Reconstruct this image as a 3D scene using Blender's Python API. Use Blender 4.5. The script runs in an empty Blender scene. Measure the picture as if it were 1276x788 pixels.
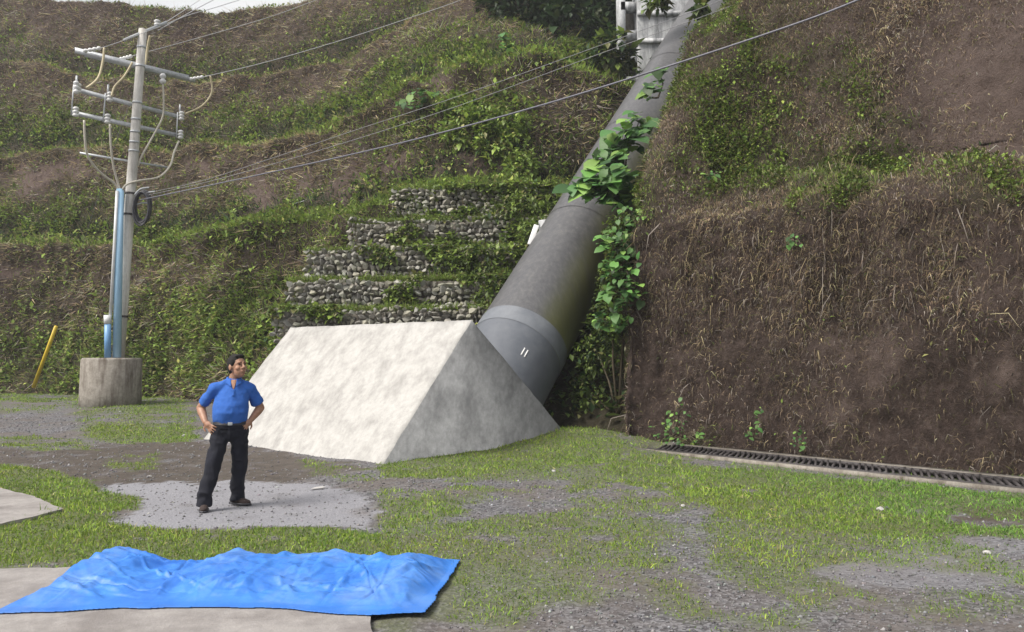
import bpy, bmesh, math, random
import numpy as np
from mathutils import Vector, Matrix

random.seed(7)
RNG = np.random.default_rng(11)
SC = bpy.context.scene
COL = SC.collection

# ------------------------------------------------------------------ camera, sky, sun, exposure
FPX, CU, CV, PITCH, EYE = 1000.0, 638.0, 357.0, math.radians(5.0), 1.72
cam_d = bpy.data.cameras.new('camera')
cam = bpy.data.objects.new('camera', cam_d); COL.objects.link(cam)
cam.location = (0, 0, EYE)
cam.rotation_euler = (math.radians(90) + PITCH, 0, 0)
cam_d.sensor_width = 36.0
cam_d.lens = 36.0 * FPX / 1276.0
cam_d.shift_y = -37.0 / 1276.0
cam_d.clip_start, cam_d.clip_end = 0.1, 3000
SC.camera = cam

SUN_EL, SUN_AZ = math.radians(50), math.radians(-124)     # azimuth from +Y towards +X (left of view is negative)
S = Vector((math.sin(SUN_AZ) * math.cos(SUN_EL), math.cos(SUN_AZ) * math.cos(SUN_EL), math.sin(SUN_EL)))
world = bpy.data.worlds.new('World'); SC.world = world
world.use_nodes = True
wn, wl = world.node_tree.nodes, world.node_tree.links
wn.clear()
wo = wn.new('ShaderNodeOutputWorld'); bg = wn.new('ShaderNodeBackground'); sky = wn.new('ShaderNodeTexSky')
sky.sky_type = 'NISHITA'; sky.sun_disc = False
sky.sun_elevation = SUN_EL; sky.sun_rotation = SUN_AZ
sky.air_density = 1.0; sky.dust_density = 4.0; sky.ozone_density = 1.0
bg.inputs['Strength'].default_value = 0.085
# thin bright cloud over the whole sky
wtc = wn.new('ShaderNodeTexCoord'); wno = wn.new('ShaderNodeTexNoise'); wno.inputs['Scale'].default_value = 2.2; wno.inputs['Detail'].default_value = 6
wra = wn.new('ShaderNodeValToRGB'); wra.color_ramp.elements[0].position = 0.25; wra.color_ramp.elements[0].color = (0.55, 0.55, 0.55, 1); wra.color_ramp.elements[1].position = 0.75; wra.color_ramp.elements[1].color = (0.9, 0.9, 0.9, 1)
wmx = wn.new('ShaderNodeMix'); wmx.data_type = 'RGBA'; wmx.inputs[7].default_value = (6.6, 6.5, 6.3, 1)
wl.new(wtc.outputs['Generated'], wno.inputs['Vector']); wl.new(wno.outputs[0], wra.inputs['Fac']); wl.new(wra.outputs[0], wmx.inputs[0])
wl.new(sky.outputs[0], wmx.inputs[6]); wl.new(wmx.outputs[2], bg.inputs['Color']); wl.new(bg.outputs[0], wo.inputs['Surface'])
sun_d = bpy.data.lights.new('sun', 'SUN'); sun_d.energy = 2.6; sun_d.angle = math.radians(26); sun_d.color = (1.0, 0.95, 0.87)
sun = bpy.data.objects.new('sun', sun_d); COL.objects.link(sun)
sun.location = S * 60; sun.rotation_euler = S.to_track_quat('Z', 'Y').to_euler()
SC.view_settings.view_transform = 'Standard'; SC.view_settings.look = 'None'
SC.view_settings.gamma = 1.0; SC.view_settings.use_curve_mapping = False
SC.view_settings.exposure = 0.95

# ------------------------------------------------------------------ measuring helpers
cP, sP = math.cos(PITCH), math.sin(PITCH)
def ray(u, v):
    x = (u - CU) / FPX; z = (CV - v) / FPX
    return x, cP - z * sP, sP + z * cP
def P(u, v, Y):
    x, y, z = ray(u, v); return Vector((x / y * Y, Y, EYE + z / y * Y))
def PZ(u, v, h):
    x, y, z = ray(u, v); t = (h - EYE) / z; return Vector((x * t, y * t, h))
def pix(p):                                     # (N,3) -> u, v of the photograph
    p = np.asarray(p, float); d = p - np.array([0, 0, EYE])
    yc = np.maximum(d[:, 1] * cP + d[:, 2] * sP, 0.05); zc = -d[:, 1] * sP + d[:, 2] * cP
    return CU + FPX * d[:, 0] / yc, CV - FPX * zc / yc

def _h(ix, iy, iz):
    h = (ix * np.uint32(374761393)) ^ (iy * np.uint32(668265263)) ^ (iz * np.uint32(2147483647 // 3 * 2 + 1))
    h = (h ^ (h >> np.uint32(13))) * np.uint32(1274126177)
    h = h ^ (h >> np.uint32(16))
    return h.astype(np.float64) / 4294967295.0
def vnoise(p):
    p = np.asarray(p, float) + 1000.0
    i = np.floor(p).astype(np.int64); f = p - i; f = f * f * (3 - 2 * f)
    i = i.astype(np.uint32); one = np.uint32(1)
    r = 0
    for dx in (0, 1):
        wx = f[:, 0] if dx else 1 - f[:, 0]
        for dy in (0, 1):
            wy = f[:, 1] if dy else 1 - f[:, 1]
            for dz in (0, 1):
                wz = f[:, 2] if dz else 1 - f[:, 2]
                r = r + wx * wy * wz * _h(i[:, 0] + np.uint32(dx), i[:, 1] + np.uint32(dy), i[:, 2] + np.uint32(dz))
    return r * 2 - 1
def fbm(p, o=4, seed=0.0):
    p = np.asarray(p, float) + seed * 17.31; a, s, r = 1.0, 1.0, 0
    for _ in range(o):
        r = r + a * vnoise(p * s); a *= 0.5; s *= 2.03
    return r
def sstep(a, b, x):
    t = np.clip((x - a) / (b - a), 0, 1); return t * t * (3 - 2 * t)
def unit(a):
    return a / np.maximum(np.linalg.norm(a, axis=-1, keepdims=True), 1e-9)
def inpoly(px, py, poly):
    r = np.zeros(len(px), bool); n = len(poly)
    for k in range(n):
        x0, y0 = poly[k]; x1, y1 = poly[(k + 1) % n]
        c = ((y0 > py) != (y1 > py))
        if y1 != y0: r ^= c & (px < (x1 - x0) * (py - y0) / (y1 - y0) + x0)
    return r
def ell(u, v, cu, cv, ru, rv):
    return np.clip(1.25 - np.sqrt(((u - cu) / ru) ** 2 + ((v - cv) / rv) ** 2), 0, 1)

# ------------------------------------------------------------------ materials
def new_mat(name):
    m = bpy.data.materials.new(name); m.use_nodes = True
    nt = m.node_tree; b = nt.nodes['Principled BSDF']
    return m, nt, b
def nd(nt, t, **kw):
    n = nt.nodes.new(t)
    for k, v in kw.items():
        if k in n.inputs: n.inputs[k].default_value = v
        else: setattr(n, k, v)
    return n
def noise_n(nt, scale, detail=6, rough=0.6, vec=None):
    n = nd(nt, 'ShaderNodeTexNoise'); n.inputs['Scale'].default_value = scale
    n.inputs['Detail'].default_value = detail; n.inputs['Roughness'].default_value = rough
    if vec is not None: nt.links.new(vec, n.inputs['Vector'])
    return n
def ramp_n(nt, fac, stops):
    r = nt.nodes.new('ShaderNodeValToRGB'); e = r.color_ramp.elements
    while len(e) < len(stops): e.new(0.5)
    for i, (p, c) in enumerate(stops):
        e[i].position = p; e[i].color = (c[0], c[1], c[2], 1) if hasattr(c, '__len__') else (c, c, c, 1)
    nt.links.new(fac, r.inputs['Fac']); return r
def mix_n(nt, fac, a, b, mode='MIX'):
    n = nt.nodes.new('ShaderNodeMix'); n.data_type = 'RGBA'; n.blend_type = mode
    for sock, val in ((n.inputs[0], fac), (n.inputs[6], a), (n.inputs[7], b)):
        if hasattr(val, 'is_output'): nt.links.new(val, sock)
        elif hasattr(val, '__len__'): sock.default_value = (val[0], val[1], val[2], 1)
        else: sock.default_value = val
    return n.outputs[2]
def coords(nt, scale=(1, 1, 1), kind='Object'):
    t = nt.nodes.new('ShaderNodeTexCoord'); m = nt.nodes.new('ShaderNodeMapping')
    m.inputs['Scale'].default_value = scale
    nt.links.new(t.outputs[kind], m.inputs['Vector']); return m.outputs[0]
def bump_n(nt, b, height, strength=0.4, dist=0.02):
    n = nt.nodes.new('ShaderNodeBump'); n.inputs['Strength'].default_value = strength; n.inputs['Distance'].default_value = dist
    nt.links.new(height, n.inputs['Height']); nt.links.new(n.outputs[0], b.inputs['Normal']); return n

def m_plain(name, c1, c2, scale=8, rough=0.7, metal=0.0, bump=0.2, stretch=(1, 1, 1), dist=0.01):
    m, nt, b = new_mat(name); co = coords(nt, stretch)
    n = noise_n(nt, scale, 6, 0.65, co)
    r = ramp_n(nt, n.outputs[0], [(0.32, c1), (0.68, c2)])
    nt.links.new(r.outputs[0], b.inputs['Base Color'])
    b.inputs['Roughness'].default_value = rough; b.inputs['Metallic'].default_value = metal
    if bump: bump_n(nt, b, n.outputs[0], bump, dist)
    return m
def m_tint(name, rough=0.8, trans=0.0, var=0.15, spec=0.3):
    """leaf / blade material: colour comes from the plant's own per-leaf colour attribute"""
    m, nt, b = new_mat(name)
    a = nt.nodes.new('ShaderNodeAttribute'); a.attribute_name = 'tint'
    nt.links.new(a.outputs['Color'], b.inputs['Base Color'])
    b.inputs['Roughness'].default_value = rough
    b.inputs['Specular IOR Level'].default_value = spec
    if trans:
        t = nt.nodes.new('ShaderNodeBsdfTranslucent'); nt.links.new(a.outputs['Color'], t.inputs['Color'])
        ms = nt.nodes.new('ShaderNodeMixShader'); ms.inputs[0].default_value = trans
        out = nt.nodes['Material Output']
        nt.links.new(b.outputs[0], ms.inputs[1]); nt.links.new(t.outputs[0], ms.inputs[2]); nt.links.new(ms.outputs[0], out.inputs['Surface'])
    return m

def m_soil():
    m, nt, b = new_mat('hill_soil'); co = coords(nt, (1, 1, 0.35)); cf = coords(nt)
    n1 = noise_n(nt, 0.5, 8, 0.65, co); n2 = noise_n(nt, 4.5, 10, 0.82, cf); n3 = noise_n(nt, 22, 8, 0.8, cf)
    dark = ramp_n(nt, n2.outputs[0], [(0.32, (0.016, 0.011, 0.0095)), (0.5, (0.058, 0.040, 0.033)), (0.68, (0.145, 0.107, 0.092))])
    red = ramp_n(nt, n2.outputs[0], [(0.25, (0.115, 0.082, 0.070)), (0.55, (0.19, 0.142, 0.124)), (0.8, (0.27, 0.212, 0.19))])
    a = nt.nodes.new('ShaderNodeAttribute'); a.attribute_name = 'tint'
    sx = nt.nodes.new('ShaderNodeSeparateColor'); nt.links.new(a.outputs['Color'], sx.inputs[0])
    c = mix_n(nt, sx.outputs[0], dark.outputs[0], red.outputs[0])
    moss = ramp_n(nt, n3.outputs[0], [(0.3, (0.03, 0.04, 0.014)), (0.7, (0.085, 0.105, 0.03))])
    c = mix_n(nt, sx.outputs[1], c, moss.outputs[0])
    nt.links.new(c, b.inputs['Base Color']); b.inputs['Roughness'].default_value = 0.95
    b.inputs['Specular IOR Level'].default_value = 0.2
    ad = nt.nodes.new('ShaderNodeMath'); ad.operation = 'ADD'
    nt.links.new(n2.outputs[0], ad.inputs[0]); nt.links.new(n3.outputs[0], ad.inputs[1])
    bump_n(nt, b, ad.outputs[0], 1.0, 0.16)
    return m
def m_ground():
    m, nt, b = new_mat('yard_ground'); co = coords(nt)
    a = nt.nodes.new('ShaderNodeAttribute'); a.attribute_name = 'tint'
    sx = nt.nodes.new('ShaderNodeSeparateColor'); nt.links.new(a.outputs['Color'], sx.inputs[0])
    v = nd(nt, 'ShaderNodeTexVoronoi'); v.inputs['Scale'].default_value = 38; nt.links.new(co, v.inputs['Vector'])
    n2 = noise_n(nt, 5, 8, 0.75, co); n3 = noise_n(nt, 60, 5, 0.7, co); n1 = noise_n(nt, 0.9, 7, 0.65, co)
    sv = nt.nodes.new('ShaderNodeSeparateColor'); nt.links.new(v.outputs['Color'], sv.inputs[0])
    grav = ramp_n(nt, sv.outputs[0], [(0.0, (0.045, 0.043, 0.048)), (0.5, (0.10, 0.098, 0.107)), (1.0, (0.20, 0.197, 0.21))])
    dirt = ramp_n(nt, n2.outputs[0], [(0.3, (0.065, 0.052, 0.045)), (0.7, (0.15, 0.125, 0.11))])
    pr = ramp_n(nt, n1.outputs[0], [(0.42, 0.0), (0.62, 0.75)])
    base = mix_n(nt, pr.outputs[0], grav.outputs[0], dirt.outputs[0])
    light = ramp_n(nt, n3.outputs[0], [(0.3, (0.13, 0.13, 0.145)), (0.5, (0.21, 0.21, 0.235)), (0.72, (0.34, 0.335, 0.35))])
    c = mix_n(nt, sx.outputs[2], base, light.outputs[0])
    mud = ramp_n(nt, n2.outputs[0], [(0.3, (0.034, 0.026, 0.021)), (0.55, (0.066, 0.052, 0.042)), (0.78, (0.13, 0.11, 0.095))])
    c = mix_n(nt, sx.outputs[1], c, mud.outputs[0])
    n6 = noise_n(nt, 38, 6, 0.8, co); turf = ramp_n(nt, n6.outputs[0], [(0.34, (0.038, 0.042, 0.022)), (0.52, (0.085, 0.105, 0.03)), (0.68, (0.17, 0.20, 0.06))])
    c = mix_n(nt, sx.outputs[0], c, turf.outputs[0])
    nt.links.new(c, b.inputs['Base Color'])
    rr = ramp_n(nt, sx.outputs[1], [(0.0, 0.95), (1.0, 0.7)]); nt.links.new(rr.outputs[0], b.inputs['Roughness'])
    ad = nt.nodes.new('ShaderNodeMath'); ad.operation = 'ADD'
    nt.links.new(v.outputs['Distance'], ad.inputs[0]); nt.links.new(n3.outputs[0], ad.inputs[1])
    bump_n(nt, b, ad.outputs[0], 0.6, 0.011)
    return m
def m_concrete(name, c1, c2, stain, streak=(1, 1, 1), sfac=0.5, scale=1.4):
    m, nt, b = new_mat(name); co = coords(nt, streak); cf = coords(nt)
    n1 = noise_n(nt, scale, 9, 0.68, co); n2 = noise_n(nt, 9, 8, 0.7, cf); n3 = noise_n(nt, 45, 4, 0.7, cf)
    base = ramp_n(nt, n2.outputs[0], [(0.3, c1), (0.7, c2)])
    f = ramp_n(nt, n1.outputs[0], [(0.44, 0.0), (0.66, sfac)])
    c = mix_n(nt, f.outputs[0], base.outputs[0], stain)
    nt.links.new(c, b.inputs['Base Color']); b.inputs['Roughness'].default_value = 0.92
    ad = nt.nodes.new('ShaderNodeMath'); ad.operation = 'ADD'
    nt.links.new(n2.outputs[0], ad.inputs[0]); nt.links.new(n3.outputs[0], ad.inputs[1])
    bump_n(nt, b, ad.outputs[0], 0.5, 0.015)
    return m
def m_pipe():
    m, nt, b = new_mat('pipe_paint'); co = coords(nt, (1, 1, 0.16)); cf = coords(nt)
    n1 = noise_n(nt, 2.0, 8, 0.6, co); n2 = noise_n(nt, 1.1, 6, 0.6, cf); n4 = noise_n(nt, 1.0, 7, 0.62, coords(nt, (11, 11, 0.35)))
    base = ramp_n(nt, n4.outputs[0], [(0.28, (0.062, 0.062, 0.067)), (0.5, (0.082, 0.082, 0.088)), (0.62, (0.10, 0.099, 0.102)), (0.78, (0.14, 0.136, 0.132))])
    g = nt.nodes.new('ShaderNodeNewGeometry')          # algae grows on the damp flank that faces the soil bank
    at = nt.nodes.new('ShaderNodeAttribute'); at.attribute_name = 'tint'
    sx = nt.nodes.new('ShaderNodeSeparateColor'); nt.links.new(at.outputs['Color'], sx.inputs[0])
    mul = nt.nodes.new('ShaderNodeMath'); mul.operation = 'MULTIPLY'
    r2 = ramp_n(nt, n1.outputs[0], [(0.3, 0.35), (0.65, 1.0)])
    nt.links.new(sx.outputs[1], mul.inputs[0]); nt.links.new(r2.outputs[0], mul.inputs[1])
    c = mix_n(nt, mul.outputs[0], base.outputs[0], (0.115, 0.12, 0.035))
    nt.links.new(c, b.inputs['Base Color']); b.inputs['Roughness'].default_value = 0.42
    bump_n(nt, b, n1.outputs[0], 0.06, 0.008)
    return m

M = {}
M['soil'] = m_soil(); M['ground'] = m_ground(); M['pipe'] = m_pipe()
M['blade'] = m_tint('grass_blade', 0.75, 0.25, 0.2); M['leaf'] = m_tint('leaf_green', 0.5, 0.3, 0.2, 0.4); M['dry'] = m_tint('dry_stem', 0.9, 0.1, 0.2, 0.2)
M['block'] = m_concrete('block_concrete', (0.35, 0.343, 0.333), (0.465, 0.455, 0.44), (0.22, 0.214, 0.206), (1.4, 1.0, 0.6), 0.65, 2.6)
M['gable'] = m_concrete('gable_concrete', (0.20, 0.205, 0.212), (0.325, 0.33, 0.338), (0.11, 0.113, 0.118), (1, 1, 0.8), 0.8, 1.7)  # rough grey gable; darker and bluer than the slope, shade mixed into colour
M['slab'] = m_concrete('slab_concrete', (0.22, 0.205, 0.2), (0.33, 0.31, 0.30), (0.13, 0.115, 0.11), (1, 1, 1), 0.6, 1.6)
M['base'] = m_concrete('footing_concrete', (0.19, 0.17, 0.145), (0.35, 0.325, 0.29), (0.085, 0.065, 0.05), (2.5, 2.5, 0.5), 0.9, 1.8)
M['tower'] = m_concrete('tower_concrete', (0.36, 0.37, 0.39), (0.58, 0.59, 0.60), (0.11, 0.115, 0.125), (2, 2, 0.4), 0.9, 1.6)
M['pole'] = m_concrete('pole_concrete', (0.56, 0.545, 0.52), (0.70, 0.685, 0.66), (0.2, 0.185, 0.165), (3, 3, 0.4), 0.6, 1.5)
M['galv'] = m_plain('galvanised_steel', (0.36, 0.38, 0.40), (0.52, 0.54, 0.57), 12, 0.5, 0.35, 0.05)
M['rust'] = m_plain('dark_steel', (0.035, 0.032, 0.035), (0.085, 0.075, 0.075), 14, 0.7, 0.3, 0.2)
M['porc'] = m_plain('porcelain', (0.55, 0.56, 0.57), (0.66, 0.66, 0.66), 10, 0.3, 0, 0)
M['pvc'] = m_plain('blue_pvc', (0.26, 0.44, 0.62), (0.34, 0.54, 0.72), 5, 0.4, 0, 0.03, (4, 4, 0.5))
M['pvc2'] = m_plain('deep_blue_pvc', (0.12, 0.27, 0.50), (0.17, 0.34, 0.58), 5, 0.4, 0, 0.03)
M['wpvc'] = m_plain('white_pvc', (0.55, 0.57, 0.58), (0.68, 0.69, 0.70), 5, 0.45, 0, 0.03)
M['cable'] = m_plain('pale_cable', (0.42, 0.39, 0.33), (0.58, 0.55, 0.48), 20, 0.6, 0, 0)
M['ycable'] = m_plain('yellow_cable', (0.42, 0.37, 0.24), (0.58, 0.50, 0.32), 20, 0.6, 0, 0)
M['wire'] = m_plain('aluminium_wire', (0.40, 0.40, 0.42), (0.55, 0.55, 0.57), 20, 0.45, 0.4, 0)
M['black'] = m_plain('black_cable', (0.02, 0.02, 0.026), (0.045, 0.045, 0.055), 12, 0.5, 0, 0.05)
M['gcable'] = m_plain('grey_cable', (0.10, 0.10, 0.13), (0.18, 0.18, 0.22), 20, 0.5, 0, 0)
M['yellow'] = m_plain('yellow_paint', (0.50, 0.36, 0.02), (0.62, 0.46, 0.04), 6, 0.5, 0, 0.05)
M['stone'] = m_tint('gabion_stone', 0.9, 0, 0.2, 0.2)
M['bark'] = m_plain('stem_bark', (0.07, 0.055, 0.035), (0.13, 0.105, 0.07), 10, 0.9, 0, 0.4, (2, 2, 0.4))
M['band'] = m_plain('collar_paint', (0.115, 0.126, 0.148), (0.165, 0.178, 0.20), 2.5, 0.5, 0, 0.05)
M['collar'] = m_plain('lower_pipe_paint', (0.085, 0.095, 0.115), (0.12, 0.13, 0.15), 3, 0.5, 0, 0.05)
M['white'] = m_plain('white_paint', (0.72, 0.72, 0.72), (0.8, 0.8, 0.8), 6, 0.6, 0, 0.05)

# ------------------------------------------------------------------ object helpers
def tag(o, label=None, cat=None, group=None, kind=None):
    if label: o['label'] = label
    if cat: o['category'] = cat
    if group: o['group'] = group
    if kind: o['kind'] = kind
    return o
def empty(name, loc=(0, 0, 0)):
    o = bpy.data.objects.new(name, None); COL.objects.link(o); o.location = loc; o.empty_display_size = 0.2
    return o
def put(name, me, parent=None):
    o = bpy.data.objects.new(name, me); COL.objects.link(o)
    if parent is not None:
        o.parent = parent
        o.matrix_parent_inverse = Matrix.Translation(-Vector(parent.location))
    return o
def mesh_np(name, verts, faces, mat, parent=None, smooth=False, tint=None, link=True):
    """faces: list of int arrays (N,k)"""
    me = bpy.data.meshes.new(name)
    verts = np.asarray(verts, np.float32)
    faces = [np.asarray(f, np.int32) for f in (faces if isinstance(faces, list) else [faces]) if len(f)]
    loops = np.concatenate([f.ravel() for f in faces]); tot = np.concatenate([np.full(len(f), f.shape[1], np.int32) for f in faces])
    st = np.concatenate([[0], np.cumsum(tot)[:-1]]).astype(np.int32)
    me.vertices.add(len(verts)); me.vertices.foreach_set('co', verts.ravel())
    me.loops.add(len(loops)); me.loops.foreach_set('vertex_index', loops)
    me.polygons.add(len(tot)); me.polygons.foreach_set('loop_start', st); me.polygons.foreach_set('loop_total', tot)
    if smooth: me.polygons.foreach_set('use_smooth', np.ones(len(tot), bool))
    me.update(calc_edges=True)
    if tint is not None:
        tint = np.asarray(tint, np.float32)
        at = me.attributes.new('tint', 'FLOAT_COLOR', 'POINT')
        at.data.foreach_set('color', np.concatenate([tint, np.ones((len(tint), 1), np.float32)], 1).ravel())
    me.materials.append(mat)
    return put(name, me, parent) if link else me

class MB:
    """collects closed pieces of ONE part"""
    def __init__(s): s.v = []; s.q = []; s.t = []; s.n = 0
    def add(s, v, q=(), t=()):
        v = np.asarray(v, float).reshape(-1, 3)
        s.v.append(v)
        if len(q): s.q.append(np.asarray(q, np.int32) + s.n)
        if len(t): s.t.append(np.asarray(t, np.int32) + s.n)
        s.n += len(v)
    def tube(s, pts, rad, n=10, caps=True):
        pts = np.asarray([tuple(p) for p in pts], float); k = len(pts)
        rad = np.full(k, rad) if np.isscalar(rad) else np.asarray(rad, float)
        tan = np.gradient(pts, axis=0); tan = unit(tan)
        ref = np.array([0, 0, 1.0]) if abs(tan[0, 2]) < 0.9 else np.array([1.0, 0, 0])
        a = unit(np.cross(tan[0], ref)); V = []
        for i in range(k):
            a = a - tan[i] * np.dot(a, tan[i]); a = a / np.linalg.norm(a); b = np.cross(tan[i], a)
            th = np.arange(n) * 2 * math.pi / n
            V.append(pts[i] + rad[i] * (np.cos(th)[:, None] * a + np.sin(th)[:, None] * b))
        V = np.concatenate(V); q = []
        for i in range(k - 1):
            for j in range(n):
                q.append((i * n + j, i * n + (j + 1) % n, (i + 1) * n + (j + 1) % n, (i + 1) * n + j))
        t = []
        if caps:
            V = np.concatenate([V, pts[:1], pts[-1:]]); c0, c1 = k * n, k * n + 1
            for j in range(n):
                t.append((c0, (j + 1) % n, j)); t.append((c1, (k - 1) * n + j, (k - 1) * n + (j + 1) % n))
        s.add(V, q, t); return s
    def box(s, c, size, ax=None, bevel=0.0):
        c = np.asarray(tuple(c), float); h = np.asarray(size, float) / 2
        A = np.eye(3) if ax is None else np.asarray([tuple(a) for a in ax], float)
        v = []
        for z in (-1, 1):
            for y in (-1, 1):
                for x in (-1, 1): v.append(c + x * h[0] * A[0] + y * h[1] * A[1] + z * h[2] * A[2])
        s.add(v, [(0, 2, 3, 1), (4, 5, 7, 6), (0, 1, 5, 4), (2, 6, 7, 3), (0, 4, 6, 2), (1, 3, 7, 5)]); return s
    def ellipsoid(s, c, r, ax=None, nu=16, nv=10):
        c = np.asarray(tuple(c), float); A = np.eye(3) if ax is None else np.asarray([tuple(a) for a in ax], float)
        v = [(0, 0, 1)]
        for i in range(1, nv):
            ph = math.pi * i / nv
            for j in range(nu):
                th = 2 * math.pi * j / nu; v.append((math.sin(ph) * math.cos(th), math.sin(ph) * math.sin(th), math.cos(ph)))
        v.append((0, 0, -1)); v = np.asarray(v) * np.asarray(r, float); v = c + v @ A
        q = []; t = []
        for j in range(nu): t.append((0, 1 + j, 1 + (j + 1) % nu))
        for i in range(nv - 2):
            for j in range(nu):
                a = 1 + i * nu; q.append((a + j, a + nu + j, a + nu + (j + 1) % nu, a + (j + 1) % nu))
        e = len(v) - 1; a = 1 + (nv - 2) * nu
        for j in range(nu): t.append((e, a + (j + 1) % nu, a + j))
        s.add(v, q, t); return s
    def capsule(s, p0, p1, r0, r1, n=14):
        p0 = np.asarray(tuple(p0), float); p1 = np.asarray(tuple(p1), float); d = unit((p1 - p0)[None])[0]
        pts = []; rad = []
        for a in (80, 60, 40, 20): pts.append(p0 - d * r0 * math.sin(math.radians(a))); rad.append(r0 * math.cos(math.radians(a)))
        for k in range(5): pts.append(p0 + (p1 - p0) * k / 4); rad.append(r0 + (r1 - r0) * k / 4)
        for a in (20, 40, 60, 80): pts.append(p1 + d * r1 * math.sin(math.radians(a))); rad.append(r1 * math.cos(math.radians(a)))
        return s.tube(pts, rad, n)
    def data(s):
        f = []
        if s.q: f.append(np.concatenate(s.q))
        if s.t: f.append(np.concatenate(s.t))
        return np.concatenate(s.v), f
    def build(s, name, mat, parent=None, smooth=False, tint=None):
        v, f = s.data(); return mesh_np(name, v, f, mat, parent, smooth, tint)
def bevel(o, w=0.01, seg=2):
    m = o.modifiers.new('bevel', 'BEVEL'); m.width = w; m.segments = seg; m.limit_method = 'ANGLE'; return o

def grid_faces(nr, nc):
    i = np.arange((nr - 1) * (nc - 1)); r = i // (nc - 1); c = i % (nc - 1); a = r * nc + c
    return np.stack([a, a + 1, a + nc + 1, a + nc], 1)

def blades_mesh(base, d0, d1, L, W, col):
    """bent tapering blades: base, bend along d0, tip along d1"""
    n = len(base); L = L[:, None]; W = W[:, None]
    side = unit(np.cross(d0 + d1 * 0.3, RNG.normal(size=(n, 3)))) * W * 0.5
    mid = base + d0 * L * 0.5; tip = mid + d1 * L * 0.5
    v = np.stack([base - side, base + side, mid - side * 0.75, mid + side * 0.75, tip], 1).reshape(-1, 3)
    o = np.arange(n)[:, None] * 5
    return v, [o + np.array([[0, 1, 3, 2]]), o + np.array([[2, 3, 4]])], np.repeat(col, 5, 0)
def spikes_mesh(base, d0, d1, L, W, col):
    """single-triangle blades for the far slope"""
    n = len(base); side = unit(np.cross(d0 + d1, RNG.normal(size=(n, 3)))) * W[:, None] * 0.6
    v = np.stack([base - side, base + side, base + unit(d0 * 0.6 + d1 * 0.6) * L[:, None] * 0.85], 1).reshape(-1, 3)
    return v, [np.arange(n)[:, None] * 3 + np.array([[0, 1, 2]])], np.repeat(col, 3, 0)
def leaves_mesh(base, d, up, L, W, col):
    """small leaves: a diamond folded along its midrib"""
    n = len(base); L = L[:, None]; W = W[:, None]
    side = unit(np.cross(d, up)); nrm = np.cross(side, d)
    mid = base + d * L * 0.45
    v = np.stack([base, mid + side * W * 0.5 + nrm * W * 0.12, base + d * L - nrm * L * 0.12, mid - side * W * 0.5 + nrm * W * 0.12], 1).reshape(-1, 3)
    o = np.arange(n)[:, None] * 4
    return v, [np.concatenate([o + np.array([[0, 1, 2]]), o + np.array([[0, 2, 3]])])], np.repeat(col, 4, 0)
def cat_mesh(parts):
    V = []; F = {}; T = []; off = 0
    for v, fs, t in parts:
        V.append(v); T.append(t)
        for f in fs: F.setdefault(f.shape[1], []).append(f + off)
        off += len(v)
    return np.concatenate(V), [np.concatenate(f) for f in F.values()], np.concatenate(T)
def jitter_col(c, n, amt=0.25):
    c = np.asarray(c, float); k = np.exp(RNG.normal(0, amt, (n, 1))); h = 1 + RNG.normal(0, amt * 0.25, (n, 3))
    return np.clip(c * k * h, 0.004, 0.8)
def scatter(verts, quads, weight, n):
    """n random points on a quad mesh, chance ~ area x mean vertex weight"""
    a = verts[quads[:, 0]]; b = verts[quads[:, 1]]; c = verts[quads[:, 2]]; d = verts[quads[:, 3]]
    nr = np.cross(c - a, d - b); ar = np.linalg.norm(nr, axis=1) * 0.5
    w = ar * weight[quads].mean(1); cdf = np.cumsum(w); idx = np.searchsorted(cdf, RNG.random(n) * cdf[-1])
    idx = np.clip(idx, 0, len(quads) - 1)
    s = RNG.random((n, 1)); t = RNG.random((n, 1))
    p = (a[idx] * (1 - s) + b[idx] * s) * (1 - t) + (d[idx] * (1 - s) + c[idx] * s) * t
    return p, unit(nr[idx]), idx

# ================================================================== THE SETTING
def gz(x, y):
    x = np.asarray(x, float); y = np.asarray(y, float)
    z = 0.36 * sstep(15, 27, y)
    z = z + 0.22 * np.exp(-((x - 1.6) ** 2 / 3.0 + (y - 16.8) ** 2 / 4.0))
    return z
DA, DB = PZ(806, 563, 0.0), PZ(1340, 621, 0.0); DDV = (DB - DA).normalized(); DNV = Vector((-DDV.y, DDV.x, 0)); DW = 0.78
def drain_off(x, y):                                  # distance from the centre line of the trench drain
    ax, ay = x - DA.x, y - DA.y; s = ax * DDV.x + ay * DDV.y
    return np.where(s > -0.3, ax * DNV.x + ay * DNV.y - DW / 2, 9.0)
def gzn(x, y):
    x = np.asarray(x, float); y = np.asarray(y, float)
    p = np.stack([x, y, 0 * x], 1)
    near = sstep(300, 60, np.hypot(x, y))
    dip = 0.13 * np.exp(-((drain_off(x, y)) / 0.34) ** 6)
    return gz(x, y) - dip + near * sstep(0.45, 1.4, np.abs(drain_off(x, y))) * (0.035 * fbm(p * 0.5, 3, 2) + 0.012 * fbm(p * 2.6, 3, 3))

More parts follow.
